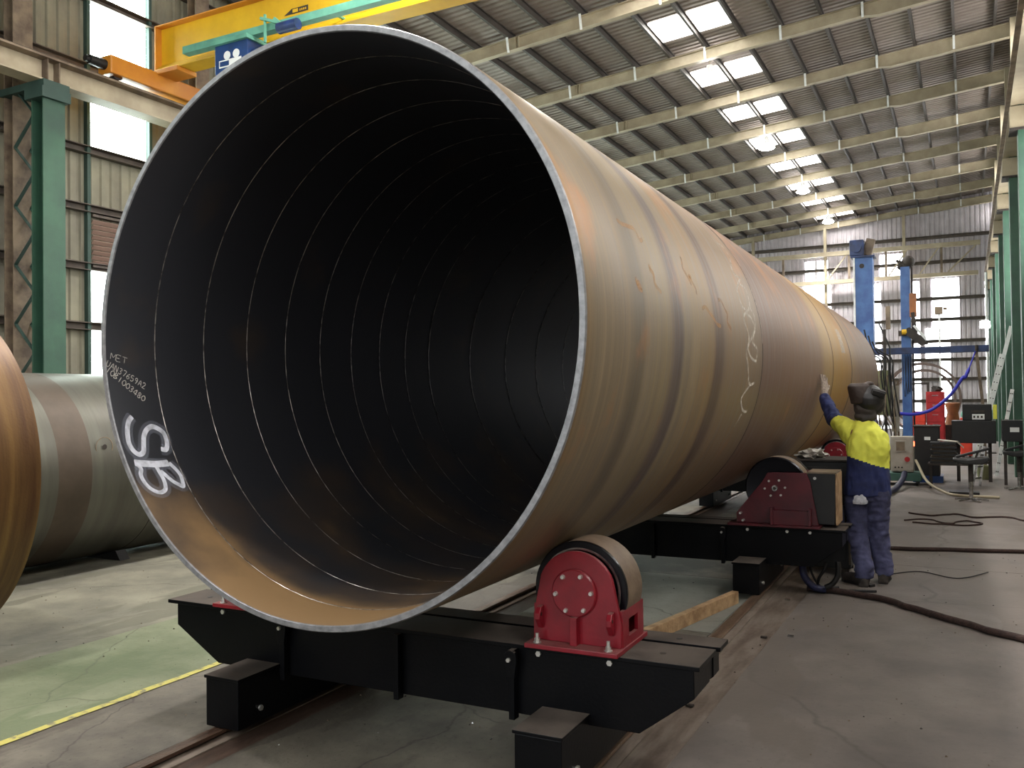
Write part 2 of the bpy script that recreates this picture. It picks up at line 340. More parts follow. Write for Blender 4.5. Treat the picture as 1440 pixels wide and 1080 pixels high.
        if smooth:
            for p in me.polygons: p.use_smooth = True
            me.set_sharp_from_angle(angle=R_(smooth))
        o = bpy.data.objects.new(name, me); C.objects.link(o)
        if bevel:
            bv = o.modifiers.new('edge', 'BEVEL'); bv.width = bevel; bv.segments = 2; bv.limit_method = 'ANGLE'; bv.angle_limit = R_(40)
        if parent is not None: o.parent = parent
        else: place(o, b, shed)
        BASE[o.name] = b
        return o
def place(o, b, shed):
    if shed: o.location = RD @ Vector(b); o.rotation_euler = (0, 0, DELTA)
    else: o.location = b
def tag(o, label=None, cat=None, group=None, kind=None):
    if label: o['label'] = label
    if cat: o['category'] = cat
    if group: o['group'] = group
    if kind: o['kind'] = kind
    return o
def thing(name, label, cat, base, group=None, shed=False):
    o = bpy.data.objects.new(name, None); C.objects.link(o); o.empty_display_size = .1
    place(o, base, shed); BASE[o.name] = base
    return tag(o, label, cat, group)
def setting(name, base=(0, 0, 0), shed=True):
    o = bpy.data.objects.new(name, None); C.objects.link(o); place(o, base, shed); BASE[o.name] = base
    o['kind'] = 'structure'; return o
def inst(o, parent, off=(0, 0, 0), name=None):
    """another part sharing o's mesh"""
    c = o.copy(); C.objects.link(c); c.parent = parent; c.location = off
    if name: c.name = name
    BASE[c.name] = BASE[parent.name]
    return c
def copy_tree(o, parent=None, loc=None, label=None):
    c = o.copy(); C.objects.link(c); BASE[c.name] = BASE.get(o.name, (0, 0, 0))
    if parent is not None: c.parent = parent
    for ch in list(o.children): copy_tree(ch, c)
    if loc is not None: c.location = loc
    if label: c['label'] = label
    return c
def spline(pts, k=8):
    P = [Vector(p) for p in pts]; out = []
    for i in range(len(P)-1):
        a, b, c, d = P[max(i-1, 0)], P[i], P[i+1], P[min(i+2, len(P)-1)]
        for j in range(k):
            t = j/k; out.append(.5*((2*b)+(c-a)*t+(2*a-5*b+4*c-d)*t*t+(3*b-a-3*c+d)*t**3))
    out.append(P[-1]); return out

# ================================================================== THE SHED
XL, XR, Y0, Y1 = -12.6, 1.3, -12.0, 44.6
def ztop(x): return 10.54+.0875*x
# ---- floor in long slabs, 3 mm lips between them
fl = setting('floor')
fdat = [(-12.8, -5.4, M_conc_l, 0.0), (-5.395, -4.2, M_conc_g, .003), (-4.195, -3.42, M_conc_m, 0.0), (-3.08, -1.62, M_conc_m, .002), (-1.22, 1.5, M_conc_r, .001)]
for x0, x1, m_, z in fdat:
    n = 6; ys = [Y0+(Y1-Y0)*i/n for i in range(n+1)]
    if x0 > -1.3: ys = [Y0, 1.0, 9.2, 18.0, 27, 36, Y1]
    if x0 == -3.08: ys = [Y0, 1.5, 6.05, 7.9, 12.5, 20, 32, Y1]
    for a, b in zip(ys[:-1], ys[1:]):
        mb = MB().box(x0, x1, a+.004, b-.004, -.12, z)
        mb.build('slab', {6.05: M_conc_p, 7.9: M_conc_d, 12.5: M_conc_p}.get(a, m_) if x0 == -3.08 else m_, fl)
for xa, xb in ((-3.42, -3.08), (-1.62, -1.22)):
    mb = MB().box(xa+.003, xb-.003, Y0, Y1, -.12, -.002); mb.build('track_bed', M_strip if xa > -2 else M_stripd, fl)
sub = MB().box(-13.5, 2.5, Y0-.5, Y1+1, -.3, -.125).build('subfloor', M_dark, fl)
# runway rails: foot, web and head of a low crane rail let into the floor
for i, xc in enumerate((-3.25, -1.44)):
    r = thing('floor_rail', ('rusty floor rail under the left feet of the pipe rolls', 'worn brown floor rail right of the pipe, running towards the end wall')[i], 'rail', (xc, 16, 0))
    MB().prism([(xc-.075, -.001), (xc+.075, -.001), (xc+.075, .006), (xc+.02, .014), (xc-.02, .014), (xc-.075, .006)], 'y', Y0+.2, Y1-.3).build('rail_foot', M_strip, r)
    MB().prism([(xc-.012, .012), (xc+.012, .012), (xc+.034, .03), (xc+.034, .045), (xc-.034, .045), (xc-.034, .03)], 'y', Y0+.2, Y1-.3).build('rail_head', (M_rail, M_rail2)[i], r, smooth=30)
# yellow line painted on the floor, worn edges
random.seed(3)
pts = [Y0+.8+i*.35 for i in range(int((14-Y0)/.35))]
mb = MB()
for a, b in zip(pts[:-1], pts[1:]):
    wl = [(-4.185+random.uniform(-.008, .008), -4.13+random.uniform(-.008, .008)) for _ in (0, 1)]
    mb.quad((wl[0][0], a, .0045), (wl[0][1], a, .0045), (wl[1][1], b, .0045), (wl[1][0], b, .0045))
tag(mb.build('floor_line', M_yline, base=(-4.16, 2, .0045), fix=False), 'worn yellow line painted on the concrete left of the rolls', 'line')

# ---- corrugated sheet
def corr(pitch, n, depth):
    """profile across the sheet: (along, out)"""
    p = []
    for i in range(n):
        a = i*pitch
        p += [(a, 0), (a+pitch*.50, 0), (a+pitch*.62, depth), (a+pitch*.88, depth)]
    p.append((n*pitch, 0)); return p
# ceiling: sheets, purlins, rafters
ce = setting('ceiling')
sheet_w = 3.4/6; prof = corr(sheet_w/3, 3, .035)
ystart = 44.4-3.4*16
mb = MB()
xa, xb = XL-.2, XR+.1
for (a0, d0), (a1, d1) in zip(prof[:-1], prof[1:]):
    mb.quad((xa, a0, ztop(xa)+d0), (xb, a0, ztop(xb)+d0), (xb, a1, ztop(xb)+d1), (xa, a1, ztop(xa)+d1))
sh = mb.build('roof_sheet', M_sheet, ce, fix=False); sh.location = (0, ystart, 0)
nsh = int(round((Y1-ystart)/sheet_w))+1
for i in range(1, nsh): inst(sh, ce, (0, ystart+i*sheet_w, 0))
px = [-3.66+.87*k for k in range(-10, 6) if XL+.2 < -3.66+.87*k < XR-.1]
for x in px:
    z = ztop(x)-.01
    MB().prism([(x-.03, z-.18), (x+.03, z-.18), (x+.03, z-.165), (x-.012, z-.165), (x-.012, z-.015), (x+.03, z-.015), (x+.03, z), (x-.03, z)], 'y', -9, 44.5).build('purlin', M_purlin, ce)
rafY = [44.35-3.4*k for k in range(0, 15)]
def rafter_mb(y):
    mb = MB()
    def zb(x): return 10.08+.0875*x
    bot = [(XL, zb(XL)), (-1.95, zb(-1.95)), (-1.6, zb(-1.6)-.07), (XR-.25, zb(XR-.25)-.07)]
    top = [(XR-.25, ztop(XR-.25)-.19), (XL, ztop(XL)-.19)]
    mb.prism(bot+top, 'y', y-.006, y+.006)
    for (a, b) in zip(bot[:-1], bot[1:]): mb.prism([a, b, (b[0], b[1]+.014), (a[0], a[1]+.014)], 'y', y-.075, y+.075)
    a, b = top[1], top[0]; mb.prism([(a[0], a[1]-.012), (b[0], b[1]-.012), b, a], 'y', y-.075, y+.075)
    for xs in (-1.98, -1.9, -8.72, -8.64):
        mb.box(xs-.008, xs+.008, y-.07, y+.07, zb(xs)+.01, ztop(xs)-.2)
    return mb
rf = rafter_mb(0).build('rafter', M_cream, ce)
rf.location = (0, rafY[0], 0)
rafs = [rf]+[inst(rf, ce, (0, y, 0)) for y in rafY[1:]]
fbm = MB()
x = -3.66; z = ztop(x)
fbm.bar((x, -.16, z-.17), (x, -.082, z-.50), .05, .014, (0, 1, 0))
fb0 = None
for y in rafY[:10]:
    for k in range(-5, 3):
        dx = k*1.74
        if fb0 is None:
            fb0 = fbm.build('fly_brace', M_white, ce); fb0.location = (dx, y, .0875*dx)
        else: inst(fb0, ce, (dx, y, .0875*dx))
# skylight sheets: two in every bay, between purlins
sk0 = None
for b in range(0, 14):
    yb = rafY[0]-3.4*(b+1)+1.62
    for (x0, x1) in ((-5.36, -4.56), (-6.24, -5.44)):
        if sk0 is None:
            mbk = MB()
            for k in range(3):       # three ribs of the translucent sheet
                a, c = k*.3777, (k+1)*.3777-.012
                mbk.prism([(x0, ztop(x0)-.028), (x1, ztop(x1)-.028), (x1, ztop(x1)-.018), (x0, ztop(x0)-.018)], 'y', a, c)
            sk0 = mbk.build('skylight_sheet', M_dayw, ce); sk0.location = (0, yb, 0); ref = x0
        else: inst(sk0, ce, (x0-ref, yb, .0875*(x0-ref)))

# ---- left wall
wl = setting('wall_left')
prof = corr(.19, 4, .03); mb = MB()
for (a0, d0), (a1, d1) in zip(prof[:-1], prof[1:]):
    mb.quad((XL-d0, a0, 0), (XL-d1, a1, 0), (XL-d1, a1, ztop(XL)), (XL-d0, a0, ztop(XL)))
s0 = mb.build('cladding_sheet', M_wall, wl, fix=False); s0.location = (0, Y0, 0)
for i in range(1, int((Y1-Y0)/.76)): inst(s0, wl, (0, Y0+i*.76, 0))
for z in (1.0, 1.95, 2.87, 3.83, 4.77, 5.71, 7.05, 8.2, 9.0):
    MB().box(XL+.004, XL+.13, Y0, Y1, z-.05, z-.04).box(XL+.004, XL+.02, Y0, Y1, z-.05, z+.09).box(XL+.004, XL+.13, Y0, Y1, z+.06, z+.075).build('girt', M_girt, wl)
winY = [9.38+6.8*k for k in range(-3, 6)]  # one strip is in view; the unseen repeats are added for light
n = 0
for yk in winY:
    n += 1
    wn = setting('window_%d' % n)
    MB().box(XL+.006, XL+.012, yk+.02, yk+1.15, 5.75, 9.3).build('translucent_sheet', M_day, wn)
    MB().box(XL+.006, XL+.012, yk+.02, yk+1.15, .2, 3.78).build('translucent_sheet', M_day, wn)
    f = MB()
    for yy in (yk-.02, yk+1.19): f.box(XL+.004, XL+.09, yy-.03, yy+.03, .2, 9.3)
    f.build('window_frame', M_green_d, wn)
# louvre beside the window strip
lv = setting('trim_1')
mb = MB().box(XL+.004, XL+.1, 9.42, 10.6, 3.84, 3.88).box(XL+.004, XL+.1, 9.42, 10.6, 4.66, 4.7)
mb.build('louvre_frame', M_girt, lv)
for i in range(9):
    z = 3.92+i*.083
    MB().bar((XL+.05, 9.44, z), (XL+.05, 10.58, z), .012, .075, (.7, 0, .7)).build('louvre_blade', M_louvre, lv)

# ---- end wall
we = setting('wall_back')
prof = corr(.2, 4, .035); mb = MB()
for (a0, d0), (a1, d1) in zip(prof[:-1], prof[1:]):
    mb.quad((a0, Y1+d0, 0), (a1, Y1+d1, 0), (a1, Y1+d1, 10.2), (a0, Y1+d0, 10.2))
s0 = mb.build('cladding_sheet', M_walle, we, fix=False); s0.location = (XL-.2, 0, -.9)
for i in range(1, 18):
    x = XL-.2+i*.8; inst(s0, we, (x, 0, .0875*(x+.8)+.42))
s0.location = (XL-.2, 0, .0875*(XL+.6)+.42)
for z in (1.25, 2.24, 3.13, 3.98, 4.97, 5.93, 7.6, 8.75):
    MB().box(XL, XR-.1, Y1-.13, Y1-.004, z-.05, z-.035).box(XL, XR-.1, Y1-.02, Y1-.004, z-.05, z+.1).box(XL, XR-.1, Y1-.13, Y1-.004, z+.085, z+.1).build('girt', M_girt, we)
def endwin(k, rects, mull=()):
    w_ = setting('window_%d' % k)
    for x0, x1, z0, z1 in rects:
        MB().box(x0, x1, Y1-.012, Y1-.006, z0, z1).build('translucent_sheet', M_daye, w_)
    if mull:
        f = MB()
        for x0, x1, z0, z1 in mull: f.box(x0, x1, Y1-.03, Y1-.013, z0, z1)
        f.build('window_frame', M_creamd, w_)
endwin(20, [(-7.0, -5.95, 6.98, 8.1)], [(-6.52, -6.46, 6.98, 8.1)])
endwin(21, [(-3.62, -2.56, 6.98, 8.15)])
endwin(22, [(-7.05, -5.85, 2.3, 6.9)])
endwin(23, [(-3.93, -3.62, .4, 6.8)])
endwin(24, [(-2.24, -1.96, .4, 6.8)])
endwin(25, [(-1.43, -.32, 4.1, 6.86), (-1.14, -.72, .4, 4.1), (-1.75, -1.14, 3.1, 4.6)])
endwin(26, [(.70, .80, 1.6, 6.6)])
# wind truss across the end wall, cream
tr = thing('wind_truss', 'cream steel wind truss with diagonals across the end wall above the tall windows', 'truss', (-5, 44.0, 7), shed=True)
MB().box(XL+.3, .55, 43.75, 43.95, 8.18, 8.38).build('top_chord', M_cream, tr)
MB().box(XL+.3, .45, 43.75, 43.95, 6.86, 7.04).build('bottom_chord', M_cream, tr)
for x in (-11.3, -9.6, -7.9, -4.9, -3.3, -1.0):
    MB().bar((x, 43.85, 7.0), (x, 43.85, 8.2), .1, .08).build('truss_post', M_creamd, tr)
for x, x2 in ((-11.2, -9.8), (-7.7, -9.4), (-5.9, -5.0), (-1.9, -1.1), (-.75, .4), (-3.2, -2.4)):
    MB().bar((x, 43.85, 7.05), (x2, 43.85, 8.2), .07, .06).build('truss_diagonal', M_cream, tr)
for x, top in ((-6.0, 9.6), (-2.55, 9.9), (-9.4, 9.3)):
    c_ = MB().box(x-.06, x+.06, 44.1, 44.3, 0, top).build('end_wall_post', M_cream, base=(x, 44.2, 0), shed=True)
    tag(c_, {-6.0: 'cream post on the end wall, left of the blue mast', -2.55: 'cream post on the end wall, between the two tall white windows', -9.4: 'cream post on the end wall hidden behind the pipe'}[x], 'post')

# ---- right wall
wr = setting('wall_right')
prof = corr(.19, 4, .03); mb = MB()
for (a0, d0), (a1, d1) in zip(prof[:-1], prof[1:]):
    mb.quad((XR+d0, a0, 0), (XR+d1, a1, 0), (XR+d1, a1, ztop(XR)), (XR+d0, a0, ztop(XR)))
s0 = mb.build('cladding_sheet', M_wall, wr, fix=False); s0.location = (0, Y0, 0)
for i in range(1, int((Y1-Y0)/.76)): inst(s0, wr, (0, Y0+i*.76, 0))
for z in (1.0, 2.2, 3.4, 4.6, 5.8, 7.6, 8.4, 9.2, 10.0):
    MB().box(XR-.13, XR-.004, Y0, Y1, z-.05, z+.09).build('girt', M_creamd, wr)
# made-up glowing strips on the right wall, added to light the pipe's side
n = 30
for yk in (-9.6, -6.1, -2.6, .9, 4.4, 7.9, 11.4, 14.9, 21.9, 28.9, 35.9):
    n += 1
    wn = setting('window_%d' % n)
    MB().box(XR-.012, XR-.006, yk, yk+1.5, 3.6, 5.8).build('translucent_sheet', M_fillr, wn)
    MB().box(XR-.012, XR-.006, yk, yk+1.5, 6.9, 9.9).build('translucent_sheet', M_fillr, wn)
    f = MB()
    for yy in (yk-.03, yk+1.53): f.box(XR-.09, XR-.004, yy-.03, yy+.03, 3.6, 9.9)
    f.build('window_frame', M_creamd, wn)
# light slots under the eave
for k in range(9):
    yb = 16.5+3.4*k
    for j in range(5):
        MB().box(XR-.012, XR-.006, yb+j*.19, yb+j*.19+.1, 9.35, 9.75).build('vent_slot', M_dayw, wr)

# ---- columns and crane girders
def left_column(y, label, grp):
    c = thing('laced_column', label, 'column', (-11.6, y, 0), grp, shed=True)
    w_ = .17
    f = MB().box(-11.72, -11.70, y-w_, y+w_, 0, 6.2).box(-11.48, -11.46, y-w_, y+w_, 0, 6.2).box(-11.70, -11.48, y-.008, y+.008, 0, 6.2)
    f.build('crane_leg', M_green, c)
    f = MB().box(-12.38, -12.36, y-.15, y+.15, 0, 9.2).box(-12.18, -12.16, y-.15, y+.15, 0, 9.2).box(-12.36, -12.18, y-.006, y+.006, 0, 9.2)
    f.build('roof_leg', M_creamd, c)
    for k in range(7):
        z = .25+k*.85
        for yy in (y-.12, y+.12):
            MB().bar((-12.16, yy, z), (-11.72, yy, z+.42), .012, .05, (0, 1, 0)).build('lacing_bar', M_green_d, c)
            MB().bar((-11.72, yy, z+.42), (-12.16, yy, z+.85), .012, .05, (0, 1, 0)).build('lacing_bar', M_green_d, c)
    MB().box(-12.4, -11.4, y-.2, y+.2, 6.1, 6.2).box(-11.8, -11.4, y-.22, y+.22, 5.95, 6.1).build('cap_plate', M_green_d, c)
    return c
left_column(8.02, 'green laced steel column at the left wall carrying the crane girder', None)
left_column(11.42, 'green laced column of the left wall, second, hidden behind the big pipe', None)
g = thing('crane_girder', 'long cream crane runway girder along the left wall on green columns', 'girder', (-11.6, 16, 6.2), shed=True)
MB().box(-11.75, -11.45, Y0+1, 43.5, 6.2, 6.22).build('bottom_flange', M_cream, g)
MB().box(-11.61, -11.59, Y0+1, 43.5, 6.22, 6.52).build('web', M_cream, g)
MB().box(-11.78, -11.42, Y0+1, 43.5, 6.52, 6.55).build('top_flange', M_creamd, g)
MB().box(-11.63, -11.57, Y0+1, 43.5, 6.55, 6.62).build('crane_rail', M_dark, g)
for k in range(6):
    for dy in (-.09, .09):
        y = 8.02+3.4*k+dy; MB().box(-11.74, -11.46, y-.008, y+.008, 6.22, 6.52).build('stiffener', M_creamd, g)
g = thing('crane_girder', 'cream crane runway girder along the right wall, seen nearly end on', 'girder', (.8, 16, 6.2), shed=True)
MB().box(.66, .96, Y0+1, 43.5, 6.2, 6.22).build('bottom_flange', M_cream, g)
MB().box(.80, .82, Y0+1, 43.5, 6.22, 6.52).build('web', M_cream, g)
MB().box(.63, .99, Y0+1, 43.5, 6.52, 6.55).build('top_flange', M_creamd, g)
MB().box(.78, .84, Y0+1, 43.5, 6.55, 6.62).build('crane_rail', M_dark, g)
ordn = ['nearest', 'second', 'third', 'fourth', 'fifth', 'sixth', 'seventh', 'eighth']
proto = None
for k, y in enumerate([16.2+3.5*i for i in range(8)]):
    lab = 'green box column with cream corbel on the right wall, %s from the camera' % ordn[k]
    if proto is None:
        y_ = y
        c = thing('wall_column', lab, 'column', (1.0, y_, 0), 'green columns of the right wall', shed=True); proto = c
        MB().box(.76, 1.16, y_-.19, y_-.17, 0, 6.2).box(.76, 1.16, y_+.17, y_+.19, 0, 6.2).box(.76, .78, y_-.17, y_+.17, 0, 6.2).build('shaft', M_green, c)
        MB().box(.65, .755, y_-.02, y_+.02, 5.84, 6.18).box(.65, .755, y_-.16, y_+.16, 6.16, 6.18).box(.65, 1.16, y_-.22, y_-.195, 5.84, 6.18).build('corbel', M_cream, c)
        MB().box(.64, 1.16, y_-.24, y_+.2, 5.80, 5.835).build('corbel_plate', M_dark, c)
        MB().box(.98, 1.16, y_-.12, y_+.12, 6.2, 10.25).build('upper_leg', M_cream, c)
        MB().box(.8, 1.18, y_-.24, y_+.24, 0.0, .03).build('base_plate', M_green_d, c)
    else:
        copy_tree(proto, loc=RD @ Vector((1.0, y, 0)), label=lab)

# ---- high bay lamps
lp = None
where = ['nearest in view', 'second in view', 'third in view', 'farthest, by the end wall', 'just outside the top of the frame', 'above the big pipe', 'behind the camera']
ys = [21.25, 28.05, 34.85, 41.6, 14.45, 7.65, .85]
for k, y in enumerate(ys):
    lab = 'white high bay lamp hanging below the rafters, '+where[k]
    if lp is None:
        lp = thing('bay_lamp', lab, 'lamp', (-5.5, y, 9.4), 'high bay lamps', shed=True); r = lp
        MB().cyl((-5.5, y, 9.72), (-5.5, y, 10.2), .012, n=8).build('hanger', M_cream, r)
        MB().cyl((-5.5, y, 9.52), (-5.5, y, 9.74), .09, .075, n=20).build('gear_housing', M_white, r, smooth=40)
        MB().lathe([(.09, .16), (.13, .14), (.17, .08), (.165, .08), (.125, .13), (.085, .15)], (-5.5, y, 9.40), 'z', 32).build('reflector', M_white, r, smooth=40)
        MB().lathe([(.0, -.07), (.14, -.06), (.23, -.03), (.25, .0), (.21, .05), (.165, .12), (0, .125)], (-5.5, y, 9.40), 'z', 32, closed=False).build('lens', M_lens, r, smooth=40)  # widened so the glowing shape imitates the lamp's glare
    else:
        copy_tree(lp, loc=RD @ Vector((-5.5, y, 9.4)), label=lab); continue
    ld = bpy.data.lights.new('bay_lamp_light', 'SPOT'); ld.energy = LAMP_W; ld.spot_size = R_(150); ld.spot_blend = .6; ld.shadow_soft_size = .22; ld.color = (1, .96, .92)
    lo = bpy.data.objects.new('bay_lamp_light', ld); C.objects.link(lo); lo.parent = r; lo.location = (0, 0, -.33)

# ================================================================== OVERHEAD CRANE
cr = thing('overhead_crane', 'yellow single girder overhead crane spanning the shed above the pipe', 'crane', (-11.6, 10, 6.62), shed=True)
x0, x1 = -11.55, .75
MB().box(x0, x1, 9.98, 9.99+.01, 7.0, 7.70).build('girder_web', M_yellow, cr)
MB().box(x0, x1, 9.86, 10.14, 7.70, 7.72).build('top_flange', M_orange, cr)
MB().box(x0, x1, 9.84, 10.16, 6.97, 7.0).prism([(9.86, 7.001), (9.979, 7.001), (9.979, 7.12)], 'x', x0, x1).build('bottom_flange', M_yellow, cr)
MB().box(-11.72, -11.0, 9.8, 10.2, 6.90, 6.97).build('saddle_plate', M_orange, cr, bevel=.006)
MB().box(x0-.03, x0+.0, 9.86, 10.14, 6.95, 7.72).build('end_plate', M_orange, cr)
MB().box(-11.75, -11.45, 8.95, 11.3, 6.66, 6.94).build('end_carriage', M_orange, cr, bevel=.02)
MB().box(.67, .97, 8.95, 11.3, 6.66, 6.94).build('end_carriage', M_orange, cr, bevel=.02)
for xc in (-11.6, .81):
    for yc in (9.15, 11.1):
        MB().cyl((xc-.05, yc, 6.73), (xc+.05, yc, 6.73), .11, n=20).build('wheel', M_dark, cr, smooth=40)
MB().cyl((-11.6, 8.95, 6.8), (-11.6, 8.68, 6.8), .08, .07, n=16).cyl((-11.6, 8.68, 6.8), (-11.6, 8.62, 6.8), .05, n=12).build('buffer', M_blackp, cr, smooth=40)
rb = MB().prism([(9.55, 6.98), (9.68, 6.98), (9.68, 7.0), (9.62, 7.0), (9.62, 7.09), (9.55, 7.09)], 'x', -10.6, .3).build('festoon_rail', M_teal, cr)
for x in (-10.2, -7.8, -5.4, -3, -.6): MB().bar((x, 9.62, 7.07), (x, 9.99, 7.07), .04, .03).build('rail_bracket', M_teal, cr)
MB().prism([(-9.87, 6.93), (-9.22, 6.93), (-9.22, 6.36), (-9.80, 6.36), (-9.87, 6.52)], 'y', 9.5, 9.9).build('hoist_housing', M_hoist, cr, bevel=.01)
MB().box(-9.92, -9.18, 9.44, 9.94, 6.92, 6.98).build('housing_lid', M_teal, cr)
MB().cyl((-9.22, 9.7, 6.68), (-8.7, 9.7, 6.68), .16, n=24).build('rope_drum', M_blued, cr, smooth=40)
lb = MB().box(-9.78, -9.34, 9.495, 9.499, 6.58, 6.69).build('name_plate', M_label, cr)
MB().box(-9.76, -9.58, 9.491, 9.494, 6.60, 6.67).build('name_bar', M_hoist, cr)
for dx in (-.09, .09): MB().cyl((-9.53+dx, 9.495, 6.75), (-9.53+dx, 9.499, 6.75), .065, n=20).build('logo_disc', M_label, cr)
MB().bar((-8.88, 9.5, 7.2), (-8.88, 9.5, 6.8), .03).bar((-8.96, 9.5, 7.16), (-8.65, 9.5, 7.04), .04).bar((-8.7, 9.5, 7.1), (-8.5, 9.5, 6.92), .05).build('cable_trolley', M_teal, cr)
MB().cyl((-8.6, 9.48, 6.93), (-8.25, 9.48, 6.93), .08, n=16).build('trolley_motor', M_blued, cr, smooth=40)
MB().prism([(-8.95, 7.37), (-8.49, 7.37), (-8.49, 7.45), (-8.80, 7.45)], 'y', 9.975, 9.979).build('rating_plate', M_dark, cr)
MB().box(-8.78, -8.68, 9.97, 9.974, 7.385, 7.435).build('plate_panel', M_yellow, cr)
for i in range(4): MB().box(-8.65+i*.035, -8.63+i*.035, 9.97, 9.974, 7.39, 7.42).build('plate_mark', M_yellow, cr)
MB().tube(spline([(-11.58, 9.8, 7.0), (-11.66, 9.75, 6.85), (-11.55, 9.7, 6.68), (-11.45, 9.9, 6.66)]), .01, 6).build('loose_cable', M_orange, cr)

# ================================================================== THE BIG PIPE
PC = (-2.4, 2.87, 1.946); RO, RI, LEN = 1.252, 1.222, 13.33
pp = thing('steel_pipe', 'huge rusty brown steel pipe lying on the pipe rolls, open end facing the camera', 'pipe', PC)
mb = MB()
mb.lathe([(RI, .006), (RI+.004, 0), (RO-.005, 0), (RO, .008)]+[(RO, LEN*i/24) for i in range(1, 25)]+[(RI, LEN)]+[(RI, LEN*i/24) for i in range(23, 0, -1)], PC, 'y', 192,
         mis=[1, 1, 1]+[0]*24+[1]+[2]*24)
mb.build('shell', [M_po, M_rim, M_pi], pp, smooth=40, fix=False)
yy = 3.165
seams = []
while yy < 15.9:
    seams.append(yy); yy += .325 if yy < 5.5 else .65
for y in seams:
    o_ = (PC[0], y, PC[2])
    MB().lathe([(RI+.001, -.0035), (RI-.002, -.0015), (RI-.002, .0015), (RI+.001, .0035)], o_, 'y', 160, closed=False).build('inner_weld', M_weld, pp, smooth=60)
for y in (6.06, 9.96, 11.9):
    o_ = (PC[0], y, PC[2])
    MB().lathe([(RO-.001, -.007), (RO+.002, -.003), (RO+.002, .003), (RO-.001, .007)], o_, 'y', 160, closed=False).build('outer_weld', M_dark, pp, smooth=60)
def ribbon(mb, pts, w_, R, inside=False, sm=8):
    """pts (theta deg, Y) on the cylinder"""
    P = spline([(R*R_(t), y, 0) for t, y in pts], sm) if sm else [Vector((R*R_(t), y, 0)) for t, y in pts]
    L_ = []
    for i, p in enumerate(P):
        d = (P[min(i+1, len(P)-1)]-P[max(i-1, 0)])
        if d.length < 1e-9: d = Vector((1, 0, 0))
        d.normalize(); nrm = Vector((-d.y, d.x, 0))
        wv = w_/2*(1 if 0 < i < len(P)-1 else .6)
        L_.append((p+nrm*wv, p-nrm*wv))
    Ro = R-.0016 if inside else R+.0016
    def cv(q): a = q.x/R; return (PC[0]+Ro*cos(a), q.y, PC[2]+Ro*sin(a))
    for (a, b), (c, d) in zip(L_[:-1], L_[1:]): mb.quad(cv(a), cv(b), cv(d), cv(c))
S = [(-162.6, 2.977), (-161.5, 2.952), (-159.8, 2.934), (-158.0, 2.924), (-156.2, 2.92), (-154.4, 2.931), (-153.4, 2.956), (-154.0, 2.985), (-156.0, 3.002), (-157.8, 3.017), (-159.3, 3.043), (-160.0, 3.079), (-159.4, 3.114), (-158.3, 3.139), (-156.7, 3.144), (-155.1, 3.137), (-154.1, 3.119), (-154.4, 3.093)]
B1 = [(-151.5, 2.912), (-151.2, 2.949), (-150.7, 3.032), (-150.7, 3.108)]
B2 = [(-151.2, 2.922), (-149.9, 2.935), (-148.4, 2.92), (-146.5, 2.922), (-144.7, 2.94), (-143.5, 2.976), (-143.8, 3.01), (-144.8, 3.028), (-146.7, 3.036), (-148.7, 3.031), (-150.1, 3.026)]
B3 = [(-150.7, 3.108), (-149.1, 3.132), (-147.3, 3.146), (-145.6, 3.141), (-144.3, 3.129), (-145.0, 3.107), (-145.9, 3.085), (-147.4, 3.063), (-148.9, 3.04)]
mb = MB(); ribbon(mb, S, .026, RI, True); a = mb.build('spray_letter', M_spray, pp, fix=False); a['label'] = 'white spray painted letter S inside the pipe mouth'
mb = MB(); ribbon(mb, B1, .036, RI, True); ribbon(mb, B2, .022, RI-.0004, True); ribbon(mb, B3, .022, RI-.0008, True); a = mb.build('spray_letter', M_spray, pp, fix=False); a['label'] = 'white spray painted letter B inside the pipe mouth'
mb = MB()
for s_ in (S, B1, B2, B3): ribbon(mb, s_, .062, RI+.0008-.0002*len(s_)/10, True)
mb.build('overspray', M_over, pp, fix=False)
# hand lettering
FONT = {'M': [[(0, 0), (0, 1), (.4, .4), (.8, 1), (.8, 0)]], 'E': [[(.7, 0), (0, 0), (0, 1), (.7, 1)], [(0, .5), (.5, .5)]], 'T': [[(0, 1), (.8, 1)], [(.4, 1), (.4, 0)]],
        '0': [[(.4, 0), (.05, .3), (.05, .7), (.4, 1), (.7, .7), (.7, .3), (.4, 0)]], '1': [[(.3, 0), (.35, 1)]], '2': [[(0, .8), (.3, 1), (.6, .75), (.1, .1), (.05, 0), (.7, 0)]],
        '3': [[(.05, .9), (.4, 1), (.6, .75), (.3, .52), (.6, .3), (.35, 0), (0, .1)]], '4': [[(.5, 0), (.5, 1), (0, .3), (.75, .3)]], '5': [[(.6, 1), (.1, 1), (.05, .55), (.5, .6), (.6, .25), (.3, 0), (0, .1)]],
        '6': [[(.6, .95), (.15, .6), (.05, .2), (.35, 0), (.6, .25), (.35, .5), (.1, .3)]], '7': [[(0, 1), (.65, 1), (.25, 0)]], '8': [[(.35, .52), (.08, .78), (.35, 1), (.6, .78), (.35, .52), (.05, .25), (.35, 0), (.65, .25), (.35, .52)]],
        '9': [[(.6, .7), (.3, .5), (.08, .75), (.35, 1), (.6, .75), (.5, .3), (.3, 0)]], 'U': [[(0, 1), (.02, .3), (.3, 0), (.6, .3), (.65, 1)]], 'A': [[(0, 0), (.35, 1), (.7, 0)], [(.15, .4), (.55, .4)]],
        'N': [[(0, 0), (0, 1), (.6, 0), (.6, 1)]], 'B': [[(0, 0), (0, 1), (.5, .85), (.1, .55), (.6, .3), (0, 0)]], 'V': [[(0, 1), (.35, 0), (.7, 1)]]}
